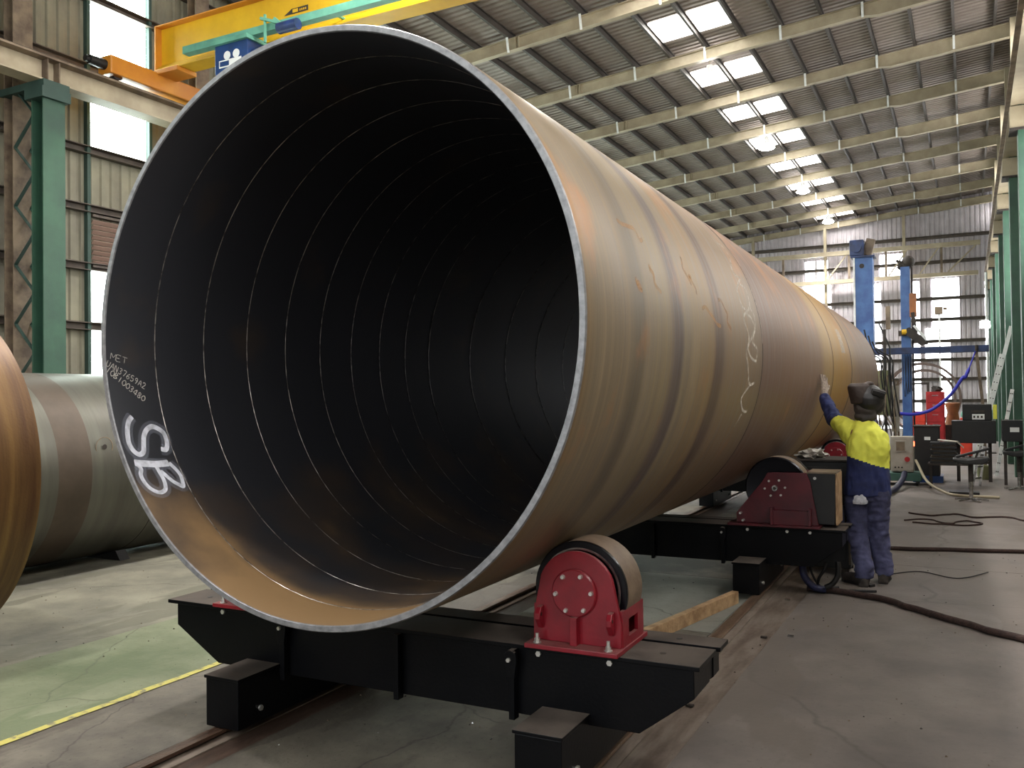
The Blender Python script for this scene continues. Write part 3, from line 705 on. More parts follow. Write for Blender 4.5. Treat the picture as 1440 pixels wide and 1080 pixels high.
def hand(mb, text, start, end, hgt, w_, R):
    (t0, y0), (t1, y1) = start, end
    a = Vector((R*R_(t0), y0, 0)); b = Vector((R*R_(t1), y1, 0)); d = (b-a); n_ = len(text); step = d/n_; u = d.normalized()
    v = Vector((-u.y, u.x, 0)); a = a-v*hgt
    for i, ch in enumerate(text):
        for st in FONT.get(ch, []):
            pts = [(a+step*i+step*.8*p[0]/.75*1.0+v*hgt*p[1]) for p in st]
            ribbon(mb, [(math.degrees(p.x/R), p.y) for p in pts], w_, R, True, 4)
mb = MB()
hand(mb, 'MET', (-177.3, 2.905), (-176.2, 3.0), .030, .0035, RI)
hand(mb, 'UAN37659A2', (-175.6, 2.885), (-170.2, 3.10), .030, .004, RI)
hand(mb, '10B1003480', (-174.2, 2.885), (-167.0, 3.085), .030, .0045, RI)
a = mb.build('chalk_writing', M_chalk, pp, fix=False); a['label'] = 'three lines of white chalk numbers inside the pipe mouth'
mb = MB()
for s_ in ([(33.7, 5.663), (33.3, 5.826), (29.3, 5.813), (23.4, 5.635), (21.9, 5.797)], [(21.9, 5.797), (16.8, 5.537), (12.2, 5.552), (10.9, 5.634), (8.2, 5.527), (4.0, 5.616), (1.8, 5.6), (-1.6, 5.536), (-4.8, 5.579), (-9.8, 5.665)],
           [(19.5, 5.709), (18.4, 5.843), (13.3, 5.809), (10.4, 5.652), (9.1, 5.774), (5.7, 5.813), (0.7, 5.595), (-2.5, 5.653), (-3.6, 5.839)], [(12.7, 5.792), (10.1, 5.885), (5.8, 5.832), (2.1, 5.718), (0.1, 5.864), (-3.8, 5.821)],
           [(-9.8, 5.665), (-10.6, 5.738), (-10.0, 5.848)], [(-10.9, 5.714), (-13.7, 5.572), (-15.4, 5.558), (-18.4, 5.698), (-18.8, 5.828)], [(-19.3, 5.698), (-23.1, 5.607)]):
    ribbon(mb, s_, .019, RO)
a = mb.build('chalk_scrawl', M_chalk2, pp, fix=False); a['label'] = 'white chalk scrawl of loops and ticks on the outside of the pipe'
mb = MB(); ribbon(mb, [(48, 6.045), (37.2, 6.045), (25.8, 6.05), (16.4, 6.05), (6.5, 6.05), (2.2, 6.04)], .012, RO+.002); mb.build('chalk_line', M_chalk2, pp, fix=False)
mb = MB()
random.seed(5)
for (t, y) in ((20, 3.4), (12, 3.7), (14, 4.4), (7, 4.5), (18, 4.3), (9, 3.45), (11, 4.9)):
    q = [(t, y)]
    for i in range(5): q.append((q[-1][0]+random.uniform(-2.2, .8), q[-1][1]+random.uniform(-.03, .09)))
    ribbon(mb, q, .022, RO)
mb.build('crayon_mark', M_scrawl, pp, fix=False)
mb = MB()
for i in range(9): ribbon(mb, [(9+i*1.5, 10.9), (9.7+i*1.5, 11.15), (9.2+i*1.5, 11.3)], .03, RO)
mb.build('chalk_number', M_chalk2, pp, fix=False)

# ================================================================== PIPES ON THE LEFT
lpipe = thing('rusty_pipe', 'rust orange steel pipe at the left edge of the picture', 'pipe', (-6.3, -3.4, 1.21))
mb = MB(); r1, r0, le = 1.17, 1.14, 7.0
mb.lathe([(r0, 0), (r1, 0)]+[(r1, le*i/10) for i in range(1, 11)]+[(r0, le)]+[(r0, le*i/10) for i in range(9, 0, -1)], (-6.3, -3.4, 1.21), 'y', 128, mis=[1]+[0]*10+[1]+[2]*10)
mb.build('shell', [M_rustp, M_rim, M_pi], lpipe, smooth=40, fix=False)
for y in (-2.2, 0.2, 2.6):
    MB().prism([(-6.95, 0.02), (-5.65, 0.02), (-5.75, .10), (-6.0, .075), (-6.3, .045), (-6.6, .075), (-6.85, .10)], 'y', y-.06, y+.06).build('saddle', M_blackp, lpipe)
sp = thing('silver_pipe', 'dull silver steel pipe lying behind the rusty pipe at the left', 'pipe', (-8.34, 3.75, .99))
SPC = (-8.34, 3.75, .99)
mb = MB(); mb.lathe([(.94, 0), (.968, 0), (.968, 1.6), (.968, 1.95), (.968, 3.0), (.968, 5.85), (.94, 5.85), (.94, 3)], SPC, 'y', 128, mis=[1, 0, 3, 0, 0, 1, 2, 2])
mb.build('shell', [M_silver, M_rim, M_pi, M_silverd], sp, smooth=40, fix=False)
MB().lathe([(.967, -.006), (.971, -.002), (.971, .002), (.967, .006)], (SPC[0], 6.52, SPC[2]), 'y', 128, closed=False).build('girth_weld', M_dark, sp, smooth=60)
MB().lathe([(.0, -.004), (.022, -.004), (.025, -.001), (0, 0)], (SPC[0]+.955, 5.85, 1.22), 'x', 24, closed=False).build('lifting_boss', M_dark, sp)
MB().lathe([(.09, .008), (.098, .012), (.098, .014), (.09, .014)], (SPC[0]+.935, 5.85, 1.22), 'x', 32).build('marked_circle', M_creamd, sp)
for y in (4.2, 6.4, 8.9):
    MB().prism([(-8.9, .003), (-7.78, .003), (-7.85, .10), (-8.05, .05), (-8.34, .018), (-8.63, .05), (-8.83, .10)], 'y', y-.06, y+.06).build('saddle', M_blackp, sp)
sp2 = thing('brown_pipe', 'brownish steel pipe beyond the silver pipe, seen in the gap beside the big pipe', 'pipe', (-8.34, 9.9, 1.02))
MB().lathe([(.97, 0), (1.0, 0), (1.0, 12), (.97, 12)], (-8.34, 9.9, 1.02), 'y', 96, mis=[1, 0, 1, 2]).build('shell', [M_silverd, M_rim, M_pi], sp2, smooth=40, fix=False)
for y in (11, 16, 21): MB().prism([(-8.9, .003), (-7.78, .003), (-7.85, .10), (-8.05, .05), (-8.34, .018), (-8.63, .05), (-8.83, .10)], 'y', y-.06, y+.06).build('saddle', M_blackp, sp2)

# ================================================================== PIPE ROLLS
def arc(cx, cz, r, a0, a1, n):
    return [(cx+r*cos(R_(a0+(a1-a0)*i/n)), cz+r*sin(R_(a0+(a1-a0)*i/n))) for i in range(n+1)]
def hexbolt(mb, x, y, z, r=.011, ax='y', h=.012):
    d = {'y': (0, h, 0), 'z': (0, 0, h), 'x': (h, 0, 0)}[ax]
    mb.cyl((x, y, z), (x-d[0], y-d[1], z-d[2]) if ax == 'y' else (x+d[0], y+d[1], z+d[2]), r, n=6)
def beam_parts(t, Y, xr=0.0):
    zt = .56
    prof = [(-3.84, zt-.02), (-3.80, .41), (-3.52, .25), (-1.19, .25), (-.955, .425), (-.955, zt-.02)]
    prof = [(-3.84, zt-.02), (-3.84, .425), (-3.54, .25), (-1.19+xr, .25), (-.955+xr, .425), (-.955+xr, zt-.02)]
    MB().prism(prof, 'y', Y, Y+.25).build('front_beam', M_black, t, bevel=.004)
    MB().box(-3.90, -.93+xr, Y-.012, Y+.27, zt-.02, zt).build('front_flange', M_black, t, bevel=.003)
    MB().prism(prof, 'y', Y+.315, Y+.42).build('rear_beam', M_black, t, bevel=.004)
    MB().box(-3.90, -.92+xr, Y+.30, Y+.45, zt-.02, zt).build('rear_flange', M_black, t, bevel=.003)
    MB().prism([(Y+.24, .43), (Y+.33, .43), (Y+.33, zt-.025), (Y+.24, zt-.025)], 'x', -.985+xr, -.96+xr).build('end_plate', M_black, t)
    for x in (-3.06, -2.37, -1.76):
        MB().prism([(x-.014, zt-.02), (x+.014, zt-.02), (x+.014, .235), (x-.014, .235)], 'y', Y-.045, Y).build('stiffener', M_black, t, bevel=.002)
    for x in (-3.06, -1.76):
        MB().prism([(x-.03, zt-.07)]+arc(x, zt-.05, .03, 180, 0, 8)+[(x+.03, zt-.07), (x+.02, .42), (x-.02, .42)], 'y', Y-.055, Y-.035).build('lifting_lug', M_black, t, bevel=.002)
        mb = MB(); hexbolt(mb, x-.005, Y-.055, zt-.06, .010); mb.build('shackle_pin', M_zinc, t)
    for k, x in enumerate((-3.225, -1.52)):
        f = MB().box(x-.105, x+.105, Y-.29, Y+.85, .05, .285)
        f = f.build('foot', M_black, t, bevel=.005)
        MB().box(x-.112, x+.112, Y-.297, Y+.857, .285, .30).build('foot_cap', M_black, f, bevel=.003)
        for yy in (Y-.14, Y+.7):
            MB().cyl((x-.05, yy, .10), (x+.05, yy, .10), .055, n=24).build('wheel', M_rail, f, smooth=40)
            mb = MB(); hexbolt(mb, x+.105, yy, .12, .014, 'x'); mb.build('axle_bolt', M_zinc, f)
def flange_bolts(t, Y, xs):
    for x in xs:
        mb = MB(); hexbolt(mb, x, Y, .528, .013, 'y', .01); mb.build('clamp_bolt', M_zinc, t)
    for x in (-1.12, -3.72):
        for yy in (Y+.12, Y+.37):
            mb = MB(); mb.cyl((x, yy, .56), (x, yy, .5615), .014, n=12); mb.build('bolt_hole', M_dark, t)
def idler(t, cx, Y, side):
    """red bracket with one roller; side +1 right, -1 left"""
    cz = .80; b = cx+.005*side
    br = MB().box(cx-.215, cx+.215, Y-.045, Y+.36, .56, .58).build('roller_bracket', M_red, t, bevel=.003)
    pl = [(cx-.205, .58), (cx-.205, .69)]+arc(cx, .80, .180, 158, 22, 20)+[(cx+.205, .69), (cx+.205, .58)]
    MB().prism(pl, 'y', Y+.035, Y+.055).build('side_plate', M_red, br, bevel=.003)
    MB().prism(pl, 'y', Y+.315, Y+.335).build('side_plate', M_red, br, bevel=.003)
    for sx in (-1, 1):
        x = cx+sx*.20
        f = MB(); y0, y1 = Y+.05, Y+.32
        a0, a1 = (x-.008, x+.008)
        f.box(a0, a1, y0, y1, .58, .615).box(a0, a1, y0, y1, .69, .735).box(a0, a1, y0, y0+.075, .615, .69).box(a0, a1, y1-.075, y1, .615, .69)
        f.build('end_frame', M_red, br)
        ex = cx+sx*.165
        MB().prism([(Y+.035, .635), (Y+.02, .635), (Y-.012, .68), (Y-.012, .705), (Y+.005, .73), (Y+.035, .735)], 'x', ex-.012, ex+.012).build('ear', M_red, br, bevel=.003)
        MB().cyl((ex-.0125, Y+.006, .70), (ex+.0125, Y+.006, .70), .008, n=10).build('ear_hole', M_dark, br)
    MB().prism([(cx-.016, .58), (cx+.016, .58), (cx+.016, .70), (cx-.016, .70)], 'y', Y-.005, Y+.035).build('gusset', M_red, br, bevel=.002)
    MB().lathe([(0, -.018), (.098, -.018), (.104, -.012), (.104, 0), (0, 0)], (cx-.005, Y+.035, cz), 'y', 40, closed=False).build('bearing_cap', M_red, br, smooth=40)
    for k in range(6):
        a = R_(60*k+5)
        mb = MB(); mb.cyl((cx-.005+.083*cos(a), Y+.018, cz+.083*sin(a)), (cx-.005+.083*cos(a), Y+.004, cz+.083*sin(a)), .011, .008, n=12)
        mb.build('cap_bolt', M_zinc, br, smooth=50)
    for sx in (-1, 1):
        for yy in (Y-.015, Y+.345 if False else Y-.015):
            x = cx+sx*.165
            mb = MB(); mb.cyl((x, yy, .58), (x, yy, .584), .018, n=16); mb.cyl((x, yy, .584), (x, yy, .60), .0125, n=6); mb.cyl((x, yy, .60), (x, yy, .622), .008, n=10); mb.build('anchor_bolt', M_zinc, br)
            break
    ro = MB().lathe([(.185, 0), (.217, 0), (.217, .018), (.185, .018)], (cx, Y+.085, cz), 'y', 64)
    r_ = ro.build('roller', M_rubber, t, smooth=30, bevel=.003)
    MB().lathe([(.05, .012), (.165, .012), (.183, .004), (.186, .012), (.186, .19), (.05, .19)], (cx, Y+.085, cz), 'y', 64).build('roller_core', M_rubber, r_, smooth=30)
    MB().lathe([(.178, -.003), (.188, -.003), (.188, .004), (.178, .004)], (cx, Y+.085, cz), 'y', 64).build('bright_rim', M_steel, r_, smooth=30)
    MB().lathe([(.186, .018), (.2165, .018), (.2175, .022), (.2175, .198), (.212, .202), (.186, .202)], (cx, Y+.085, cz), 'y', 64).build('tread', M_tread, r_, smooth=30)
def rotator(name, label, Y, drive):
    t = thing(name, label, 'pipe roller', (-2.4, Y, 0))
    beam_parts(t, Y, .14 if drive else 0)
    idler(t, -3.32, Y, -1)
    if not drive:
        idler(t, -1.48, Y, 1)
        flange_bolts(t, Y, (-3.50, -3.16, -1.645, -1.315))
    else:
        flange_bolts(t, Y, (-3.50, -3.16, -1.56, -1.24, -1.06))
        cx, cz = -1.34, .875
        br = MB().box(-1.72, -.98, Y-.03, Y+.42, .56, .58).build('drive_bracket', M_red2, t, bevel=.003)
        pl = [(-1.66, .58), (-1.66, .66), (-1.44, .93), (-1.40, 1.0), (-1.36, 1.005), (-1.09, 1.005), (-1.06, .93), (-1.0, .58)]
        MB().prism(pl, 'y', Y+.045, Y+.065).build('side_plate', M_red2, br, bevel=.003)
        MB().prism(pl, 'y', Y+.34, Y+.36).build('side_plate', M_red2, br, bevel=.003)
        MB().box(-1.36, -1.05, Y-.01, Y+.045, .58, .70).build('motor_foot', M_red2, br, bevel=.004)
        for x in (-1.36, -1.06): MB().box(x-.012, x+.012, Y-.025, Y+.045, .58, .72).build('gusset', M_red2, br, bevel=.002)
        mb = MB(); mb.cyl((cx, Y+.045, cz), (cx, Y+.025, cz), .024, n=20); mb.build('shaft_end', M_steel, br, smooth=40)
        MB().cyl((cx, Y+.026, cz), (cx, Y+.022, cz), .012, n=16).build('shaft_centre', M_dark, br)
        for k in range(6):
            a = R_(60*k+5); x, z = cx+.082*cos(a), cz+.07*sin(a)
            mb = MB(); mb.cyl((x, Y+.045, z), (x, Y+.036, z), .009, n=10); mb.build('cap_bolt', M_zinc, br)
        for x, z in ((-1.62, .66), (-1.6, .60), (-1.26, .60), (-1.12, .60)):
            mb = MB(); mb.cyl((x, Y+.045, z), (x, Y+.0, z), .010, n=8); mb.build('foot_bolt', M_zinc, br)
        R2 = sqrt((cx+2.4)**2+(1.946-cz)**2)-1.2535
        r_ = MB().lathe([(.05, 0), (R2-.03, 0), (R2-.01, -.003), (R2, .004), (R2, .02), (.05, .02)], (cx, Y+.10, cz), 'y', 64).build('drive_roller', M_rubber, t, smooth=30)
        MB().lathe([(.05, .02), (R2, .02), (R2, .2), (.05, .2)], (cx, Y+.10, cz), 'y', 64).build('tread', M_tread, r_, smooth=30)
        MB().lathe([(R2-.05, .22), (R2+.0, .22), (R2, .225), (R2-.05, .225)], (cx, Y+.15, cz), 'y', 64).build('bright_rim', M_steel, r_, smooth=30)
        # guard over the gearbox and motor
        gx0, gx1 = -1.06, -.87
        gd = MB().prism([(gx0-.03, 1.0), (gx1, 1.0), (gx1+.005, .99), (gx1-.01, .585), (gx0+.05, .585)], 'y', Y+.10, Y+.14).build('motor_guard', M_blackp, t, bevel=.003)
        MB().box(gx0-.03, gx1+.01, Y+.09, Y+.42, 1.0, 1.012).build('guard_lid', M_creamd, gd)
        MB().box(gx1-.002, gx1+.014, Y+.10, Y+.42, .585, 1.0).build('guard_side', M_wood, gd)['label'] = 'pale plywood side of the guard'
        mb = MB(); mb.cyl((gx0+.03, Y+.10, .96), (gx0+.03, Y+.09, .96), .012, n=12); mb.build('guard_knob', M_zinc, gd)
        MB().cyl((-1.0, Y+.15, .75), (-1.0, Y+.5, .75), .09, n=24).build('drive_motor', M_blued, t, smooth=40)
    return t
rotator('pipe_rotator', 'black pipe roller frame with bright red roller bracket under the open end', 3.5, False)
rotator('drive_rotator', 'black powered pipe roller frame with dark red drive plate beside the welder', 7.45, True)
rotator('pipe_rotator', 'black pipe roller frame with red bracket, half hidden by the welder', 12.9, False)

# black cabinet behind the drive unit, with film heap and rag on it
cb = thing('control_box', 'black steel box behind the drive plate, left of the welder', 'box', (-1.05, 8.55, 0))
MB().box(-1.32, -.86, 8.5, 8.95, .06, 1.03).build('body', M_blackp, cb, bevel=.01)
MB().box(-1.34, -.84, 8.48, 8.97, 1.03, 1.05).build('lid', M_dark, cb, bevel=.004)
MB().box(-1.28, -.90, 8.485, 8.5, .12, .98).build('door', M_blackp, cb, bevel=.004)
for x in (-1.28, -.9):
    for yy in (8.54, 8.91): MB().box(x-.02, x+.02, yy-.02, yy+.02, 0, .06).build('foot', M_dark, cb)
MB().box(-.875, -.858, 8.48, 8.49, .1, 1.0).build('edge_trim', M_creamd, cb)
def crumple(name, c, sc, m_, label, cat, n=3, seed=1, amp=.5):
    bm = bmesh.new(); bmesh.ops.create_icosphere(bm, subdivisions=n, radius=1)
    for v in bm.verts:
        d = noise.noise(v.co*2.2+Vector((seed, 0, 0)))*amp+noise.noise(v.co*6+Vector((0, seed, 0)))*amp*.5
        v.co = v.co*(1+d); v.co.z = max(v.co.z, -.55)
        v.co = Vector((v.co.x*sc[0], v.co.y*sc[1], (v.co.z+.55)*sc[2]))
    me = bpy.data.meshes.new(name); bm.to_mesh(me); bm.free(); me.materials.append(m_)
    o = bpy.data.objects.new(name, me); C.objects.link(o); o.location = c; BASE[o.name] = c
    return tag(o, label, cat)
crumple('plastic_film', (-1.22, 8.72, 1.05), (.13, .16, .05), M_plastic, 'crumpled pale plastic film heaped on the black box by the pipe', 'film', seed=3, amp=.8)

# ================================================================== TIMBER
tb = MB()
a, b = Vector((-1.93, 5.35, .05)), Vector((-1.575, 7.03, .05))
tb.bar(a, b, .055, .095)
tb.build('timber_baulk', M_wood, base=(-1.75, 6.2, 0), bevel=.004)
o = bpy.data.objects['timber_baulk']; tag(o, 'length of pale sawn timber lying on the floor between the two roller frames', 'timber')

# ================================================================== CABLES ON THE FLOOR
def cable(name, pts, r, m_, label, cat='cable', n=8, k=8, wob=0):
    P = spline(pts, k)
    if wob: P = [p+Vector((noise.noise(p*5)*wob, noise.noise(p*5+Vector((9, 0, 0)))*wob, 0)) for p in P]
    b = tuple(pts[0]); o = MB().tube(P, r, n).build(name, m_, base=b, smooth=60)
    return tag(o, label, cat)
cable('floor_cable', [(-1.13, 7.68, .026), (-.85, 7.68, .026), (-.48, 7.47, .026), (0.01, 6.98, .026), (.38, 6.66, .026), (.75, 6.45, .026)], .025, M_cbrown, 'thick dirty brown cable crossing the floor in front of the welder', k=14, wob=.03)
cable('floor_cable', [(-.80, 10.0, .022), (-.4, 10.1, .022), (0, 10.2, .022), (.6, 10.33, .022), (1.15, 10.4, .022)], .021, M_cbrown, 'thin brown cable across the floor right of the welder', wob=.03)
cable('navy_hose', [(-1.15, 7.62, .235), (-1.13, 7.6, .14), (-1.06, 7.62, .055), (-.98, 7.66, .034)], .03, M_navyh, 'navy hose curving from the drive beam down to the floor', 'hose')
cable('black_lead', [(-.98, 7.76, .24), (-1.0, 7.76, .17), (-1.04, 7.77, .10), (-1.05, 7.8, .022), (-.98, 7.85, .012), (-.90, 7.9, .012)], .012, M_blackc, 'thin black lead looping below the end of the drive beam', 'lead')
cable('black_lead', [(-1.12, 7.8, .24), (-1.1, 7.82, .12), (-1.02, 7.82, .012), (-.88, 7.78, .012), (-.74, 7.82, .012), (-.6, 7.86, .012)], .010, M_blackc, 'black lead running along the floor to the boots of the welder', 'lead')
cb2 = cable('plug_coupler', [(-.87, 7.62, .28), (-.87, 7.62, .18), (-.91, 7.62, .10), (-.97, 7.62, .06)], .022, M_blackp, 'black cable coupler dangling from the end of the drive beam', 'coupler')
cable('floor_lead', [(-.52, 8.7, .01), (-.3, 8.9, .01), (.0, 8.7, .01), (.25, 9.1, .01)], .005, M_blackc, 'thin dark lead on the floor right of the boots of the welder', 'lead')
cable('welding_lead', [(-.55, 13.2, .012), (-.3, 13.0, .012), (0, 13.3, .012), (.2, 13.0, .012), (.55, 13.2, .012), (.8, 12.9, .012)], .012, M_cbrown, 'tangled welding lead on the floor in front of the stool', 'lead', wob=.06)
cable('welding_lead', [(-.6, 12.4, .012), (-.35, 12.6, .012), (-.1, 12.3, .012), (.1, 12.6, .012), (.3, 12.4, .012), (.1, 12.2, .012), (-.2, 12.2, .012), (-.5, 12.25, .012)], .010, M_cbrown, 'coiled brown lead on the floor behind the welder', 'lead', wob=.06)

# ================================================================== THE WELDER
def organic(name, fill, voxel, mats, parent, smooth_it=4, wrinkle=0, wscale=(9, 9, 9), mfun=None, sub=False):
    mb = MB(); fill(mb)
    b = BASE[parent.name]
    me = bpy.data.meshes.new('tmp'); me.from_pydata([(x-b[0], y-b[1], z-b[2]) for x, y, z in mb.v], [], mb.f)
    bm = bmesh.new(); bm.from_mesh(me); bmesh.ops.remove_doubles(bm, verts=bm.verts, dist=1e-6); bmesh.ops.recalc_face_normals(bm, faces=bm.faces); bm.to_mesh(me); bm.free()
    t = bpy.data.objects.new('tmp', me); C.objects.link(t)
    md = t.modifiers.new('r', 'REMESH'); md.mode = 'VOXEL'; md.voxel_size = voxel
    ms = t.modifiers.new('s', 'SMOOTH'); ms.iterations = smooth_it; ms.factor = .5
    dg = bpy.context.evaluated_depsgraph_get(); ev = t.evaluated_get(dg)
    m2 = bpy.data.meshes.new_from_object(ev); bpy.data.objects.remove(t); bpy.data.meshes.remove(me)
    if wrinkle:
        nn = [v.normal.copy() for v in m2.vertices]
        for v, n_ in zip(m2.vertices, nn):
            c = v.co; q = Vector((c.x*wscale[0], c.y*wscale[1], c.z*wscale[2]))
            d = noise.noise(q)+.5*noise.noise(q*2.1)
            d = (1-abs(d)*2.2)*.6+.4*d
            v.co = c+n_*d*wrinkle
    for m_ in mats: m2.materials.append(m_)
    for p in m2.polygons:
        p.use_smooth = True
        if mfun: p.material_index = mfun(Vector(p.center)+Vector(b))
    o = bpy.data.objects.new(name, m2); C.objects.link(o); o.parent = parent; BASE[o.name] = b
    return o
def chain(mb, pts, n=14):
    for (p, r), (q, r2) in zip(pts[:-1], pts[1:]): mb.cyl(p, q, r, r2, n)
    for p, r in pts: mb.ball(p, r*1.0, n)
def loft(mb, rings, n=24):
    """rings: (cx,cy,cz, rx, ry, yaw, tilt)"""
    b0 = len(mb.v)
    for (cx, cy, cz, rx, ry, yw) in rings:
        for j in range(n):
            a = 2*pi*j/n; x = rx*cos(a); y = ry*sin(a)
            mb.v.append((cx+x*cos(yw)-y*sin(yw), cy+x*sin(yw)+y*cos(yw), cz))
    for i in range(len(rings)-1):
        for j in range(n): mb.f.append((b0+i*n+j, b0+i*n+(j+1) % n, b0+(i+1)*n+(j+1) % n, b0+(i+1)*n+j)); mb.m.append(0)
    mb.f.append(tuple(b0+j for j in range(n))[::-1]); mb.f.append(tuple(b0+(len(rings)-1)*n+j for j in range(n))); mb.m += [0, 0]
PX, PY = -.69, 8.22
wd = thing('person', 'welder in yellow and navy shirt and welding hood, one gloved hand on the pipe', 'person', (PX, PY, 0))
yw = R_(18)      # body turned a little to the left
SHL, ELL, WRL = (-.845, 8.30, 1.335), (-.985, 8.52, 1.42), (-1.095, 8.735, 1.625)
SHR, ELR, WRR = (-.588, 8.25, 1.255), (-.58, 8.42, 1.04), (-.60, 8.66, 1.0)
HPL, KNL, ANL = (-.775, 8.24, .86), (-.785, 8.30, .46), (-.715, 8.12, .09)
HPR, KNR, ANR = (-.60, 8.22, .86), (-.615, 8.34, .47), (-.575, 8.32, .09)
def f_body(mb):
    loft(mb, [(-.68, 8.24, .80, .12, .08, yw), (-.68, 8.24, .95, .12, .085, yw), (-.685, 8.24, 1.1, .135, .095, yw), (-.695, 8.26, 1.25, .16, .10, yw), (-.70, 8.27, 1.34, .14, .08, yw), (-.70, 8.27, 1.39, .07, .06, yw)])
    chain(mb, [((-.70, 8.27, 1.36), .062), ((-.695, 8.29, 1.47), .056)])
    mb.ball((-.69, 8.30, 1.575), .1, 16, (.80, .98, 1.14))
    mb.ball((-.665, 8.385, 1.56), .028, 8, (.8, 1.1, 1.0))                 # nose
    for s in (-1, 1): mb.ball((-.69+s*.078, 8.295, 1.57), .028, 8, (.5, .8, 1.1))
    chain(mb, [(SHL, .042), (ELL, .040), (WRL, .028)]); chain(mb, [(SHR, .055), (ELR, .042), (WRR, .028)])
    chain(mb, [(HPL, .07), (KNL, .055), (ANL, .042)]); chain(mb, [(HPR, .07), (KNR, .055), (ANR, .042)])
    for an in (ANL, ANR): chain(mb, [((an[0], an[1]-.03, .05), .04), ((an[0]-.02, an[1]+.14, .04), .03)])
organic('body', f_body, .014, [M_skin], wd, 3)
def f_shirt(mb):
    loft(mb, [(-.682, 8.235, .765, .194, .15, yw), (-.682, 8.235, .86, .186, .142, yw), (-.68, 8.235, .98, .170, .128, yw), (-.676, 8.235, 1.10, .168, .128, yw), (-.682, 8.25, 1.20, .176, .13, yw), (-.70, 8.262, 1.29, .150, .115, yw),
              (-.70, 8.27, 1.355, .115, .095, yw), (-.70, 8.275, 1.41, .075, .075, yw)])
    mb.ball((SHL[0]+.03, SHL[1], SHL[2]-.01), .085, 14); mb.ball((SHR[0]-.01, SHR[1], SHR[2]-.03), .088, 14)
    mb.ball((-.625, 8.20, 1.18), .115, 14, (1.08, .85, 1.5))
    E2 = Vector(ELL); W2 = Vector(WRL)
    chain(mb, [((SHL[0]+.03, SHL[1], SHL[2]-.04), .098), (SHL, .084), (ELL, .066), (tuple(E2.lerp(W2, .5)), .058), (tuple(E2.lerp(W2, .92)), .046)])
    chain(mb, [(SHR, .078), (ELR, .062), (WRR, .045)])
def m_shirt(c):
    # yoke and upper sleeves yellow, hem and lower sleeves navy
    d = (c-Vector(SHL)).dot((Vector(WRL)-Vector(SHL)).normalized())
    if c.x < -.86 and c.z > 1.22 and d > .17: return 1
    if c.z < 1.06+.33*(-.69-c.x): return 1
    if c.y > 8.42 and c.z < 1.25: return 1
    return 0
organic('shirt', f_shirt, .011, [M_hivis, M_navy], wd, 5, .016, (13, 13, 7), m_shirt)
def f_trousers(mb):
    loft(mb, [(-.682, 8.24, .72, .15, .115, yw), (-.682, 8.24, .80, .155, .115, yw), (-.682, 8.24, .88, .15, .11, yw), (-.682, 8.24, .92, .14, .10, yw)])
    def leg(h, k, a):
        h, k, a = Vector(h), Vector(k), Vector(a)
        chain(mb, [(tuple(h+Vector((0, 0, -.09))), .096), (tuple(h.lerp(k, .5)), .095), (tuple(k), .082), (tuple(k.lerp(a, .5)), .078), (tuple(a+Vector((0, 0, .06))), .075)], 16)
        mb.cyl(tuple(a+Vector((0, 0, .08))), tuple(a+Vector((0, 0, -.02))), .078, .074, 16)
    leg(HPL, KNL, ANL); leg(HPR, KNR, ANR)
organic('trousers', f_trousers, .011, [M_jean], wd, 4, .017, (8, 8, 15))
mbp = MB().box(-.90, -.885, 8.17, 8.30, .50, .66); mbp.prism([(8.165, .66), (8.305, .66), (8.305, .625), (8.165, .625)], 'x', -.905, -.885); mbp.build('cargo_pocket', M_jean, wd, bevel=.006)
def boot(an, toe):
    def f(mb):
        a = Vector(an); t_ = Vector(toe)
        chain(mb, [((a.x, a.y, .15), .056), ((a.x, a.y-.01, .06), .05)])
        chain(mb, [((a.x, a.y-.05, .045), .043), (tuple(a.lerp(t_, .5)*1.0)[:2]+(.05,), .05), ((t_.x, t_.y, .042), .044)])
        mb.box(a.x-.04, a.x+.04, a.y-.09, a.y+.04, 0, .03)
    o = organic('boot', f, .009, [M_boot], wd, 3)
    d = (Vector(toe)-Vector(an)); d.z = 0; d.normalize(); n_ = Vector((-d.y, d.x, 0)); a = Vector((an[0], an[1], 0)); t_ = Vector((toe[0], toe[1], 0))
    P = [a-d*.085+n_*.03, a-d*.085-n_*.03, a+d*.05-n_*.042, t_-n_*.045, t_+d*.04-n_*.02, t_+d*.04+n_*.02, t_+n_*.045, a+d*.05+n_*.042]
    MB().prism([(p.x, p.y) for p in P], 'z', .0, .022).build('sole', M_blackp, o)
boot(ANL, (ANL[0]-.15, ANL[1]+.10, .04)); boot(ANR, (ANR[0]+.01, ANR[1]+.17, .04))
# gloved hand flat on the pipe
def f_hand(mb):
    w_ = Vector(WRL); 
    pn = Vector((-1.105, 8.84, 1.72))                      # palm centre
    up_ = Vector((-.05, .35, .93)).normalized(); nrm = Vector((-.86, .45, -.12)).normalized(); side = up_.cross(nrm).normalized()
    chain(mb, [(tuple(w_), .036), (tuple(w_.lerp(pn, .5)), .036)], 10)
    for s in (-.03, -.01, .01, .03): chain(mb, [(tuple(pn-up_*.045+side*s), .019), (tuple(pn+up_*.035+side*s*1.15), .017)], 10)
    for i, (s, L_) in enumerate(((-.036, .062), (-.012, .082), (.012, .078), (.036, .066))):
        b_ = pn+up_*.04+side*s
        chain(mb, [(tuple(b_), .0125), (tuple(b_+up_*L_*.5+side*s*.2+nrm*.004), .0115), (tuple(b_+up_*L_+side*s*.35+nrm*.002), .0095)], 8)
    b_ = pn-up_*.03-side*.036
    chain(mb, [(tuple(b_), .015), (tuple(b_+up_*.03-side*.03), .0125), (tuple(b_+up_*.062-side*.042), .010)], 8)
organic('glove', f_hand, .005, [M_glove], wd, 2)
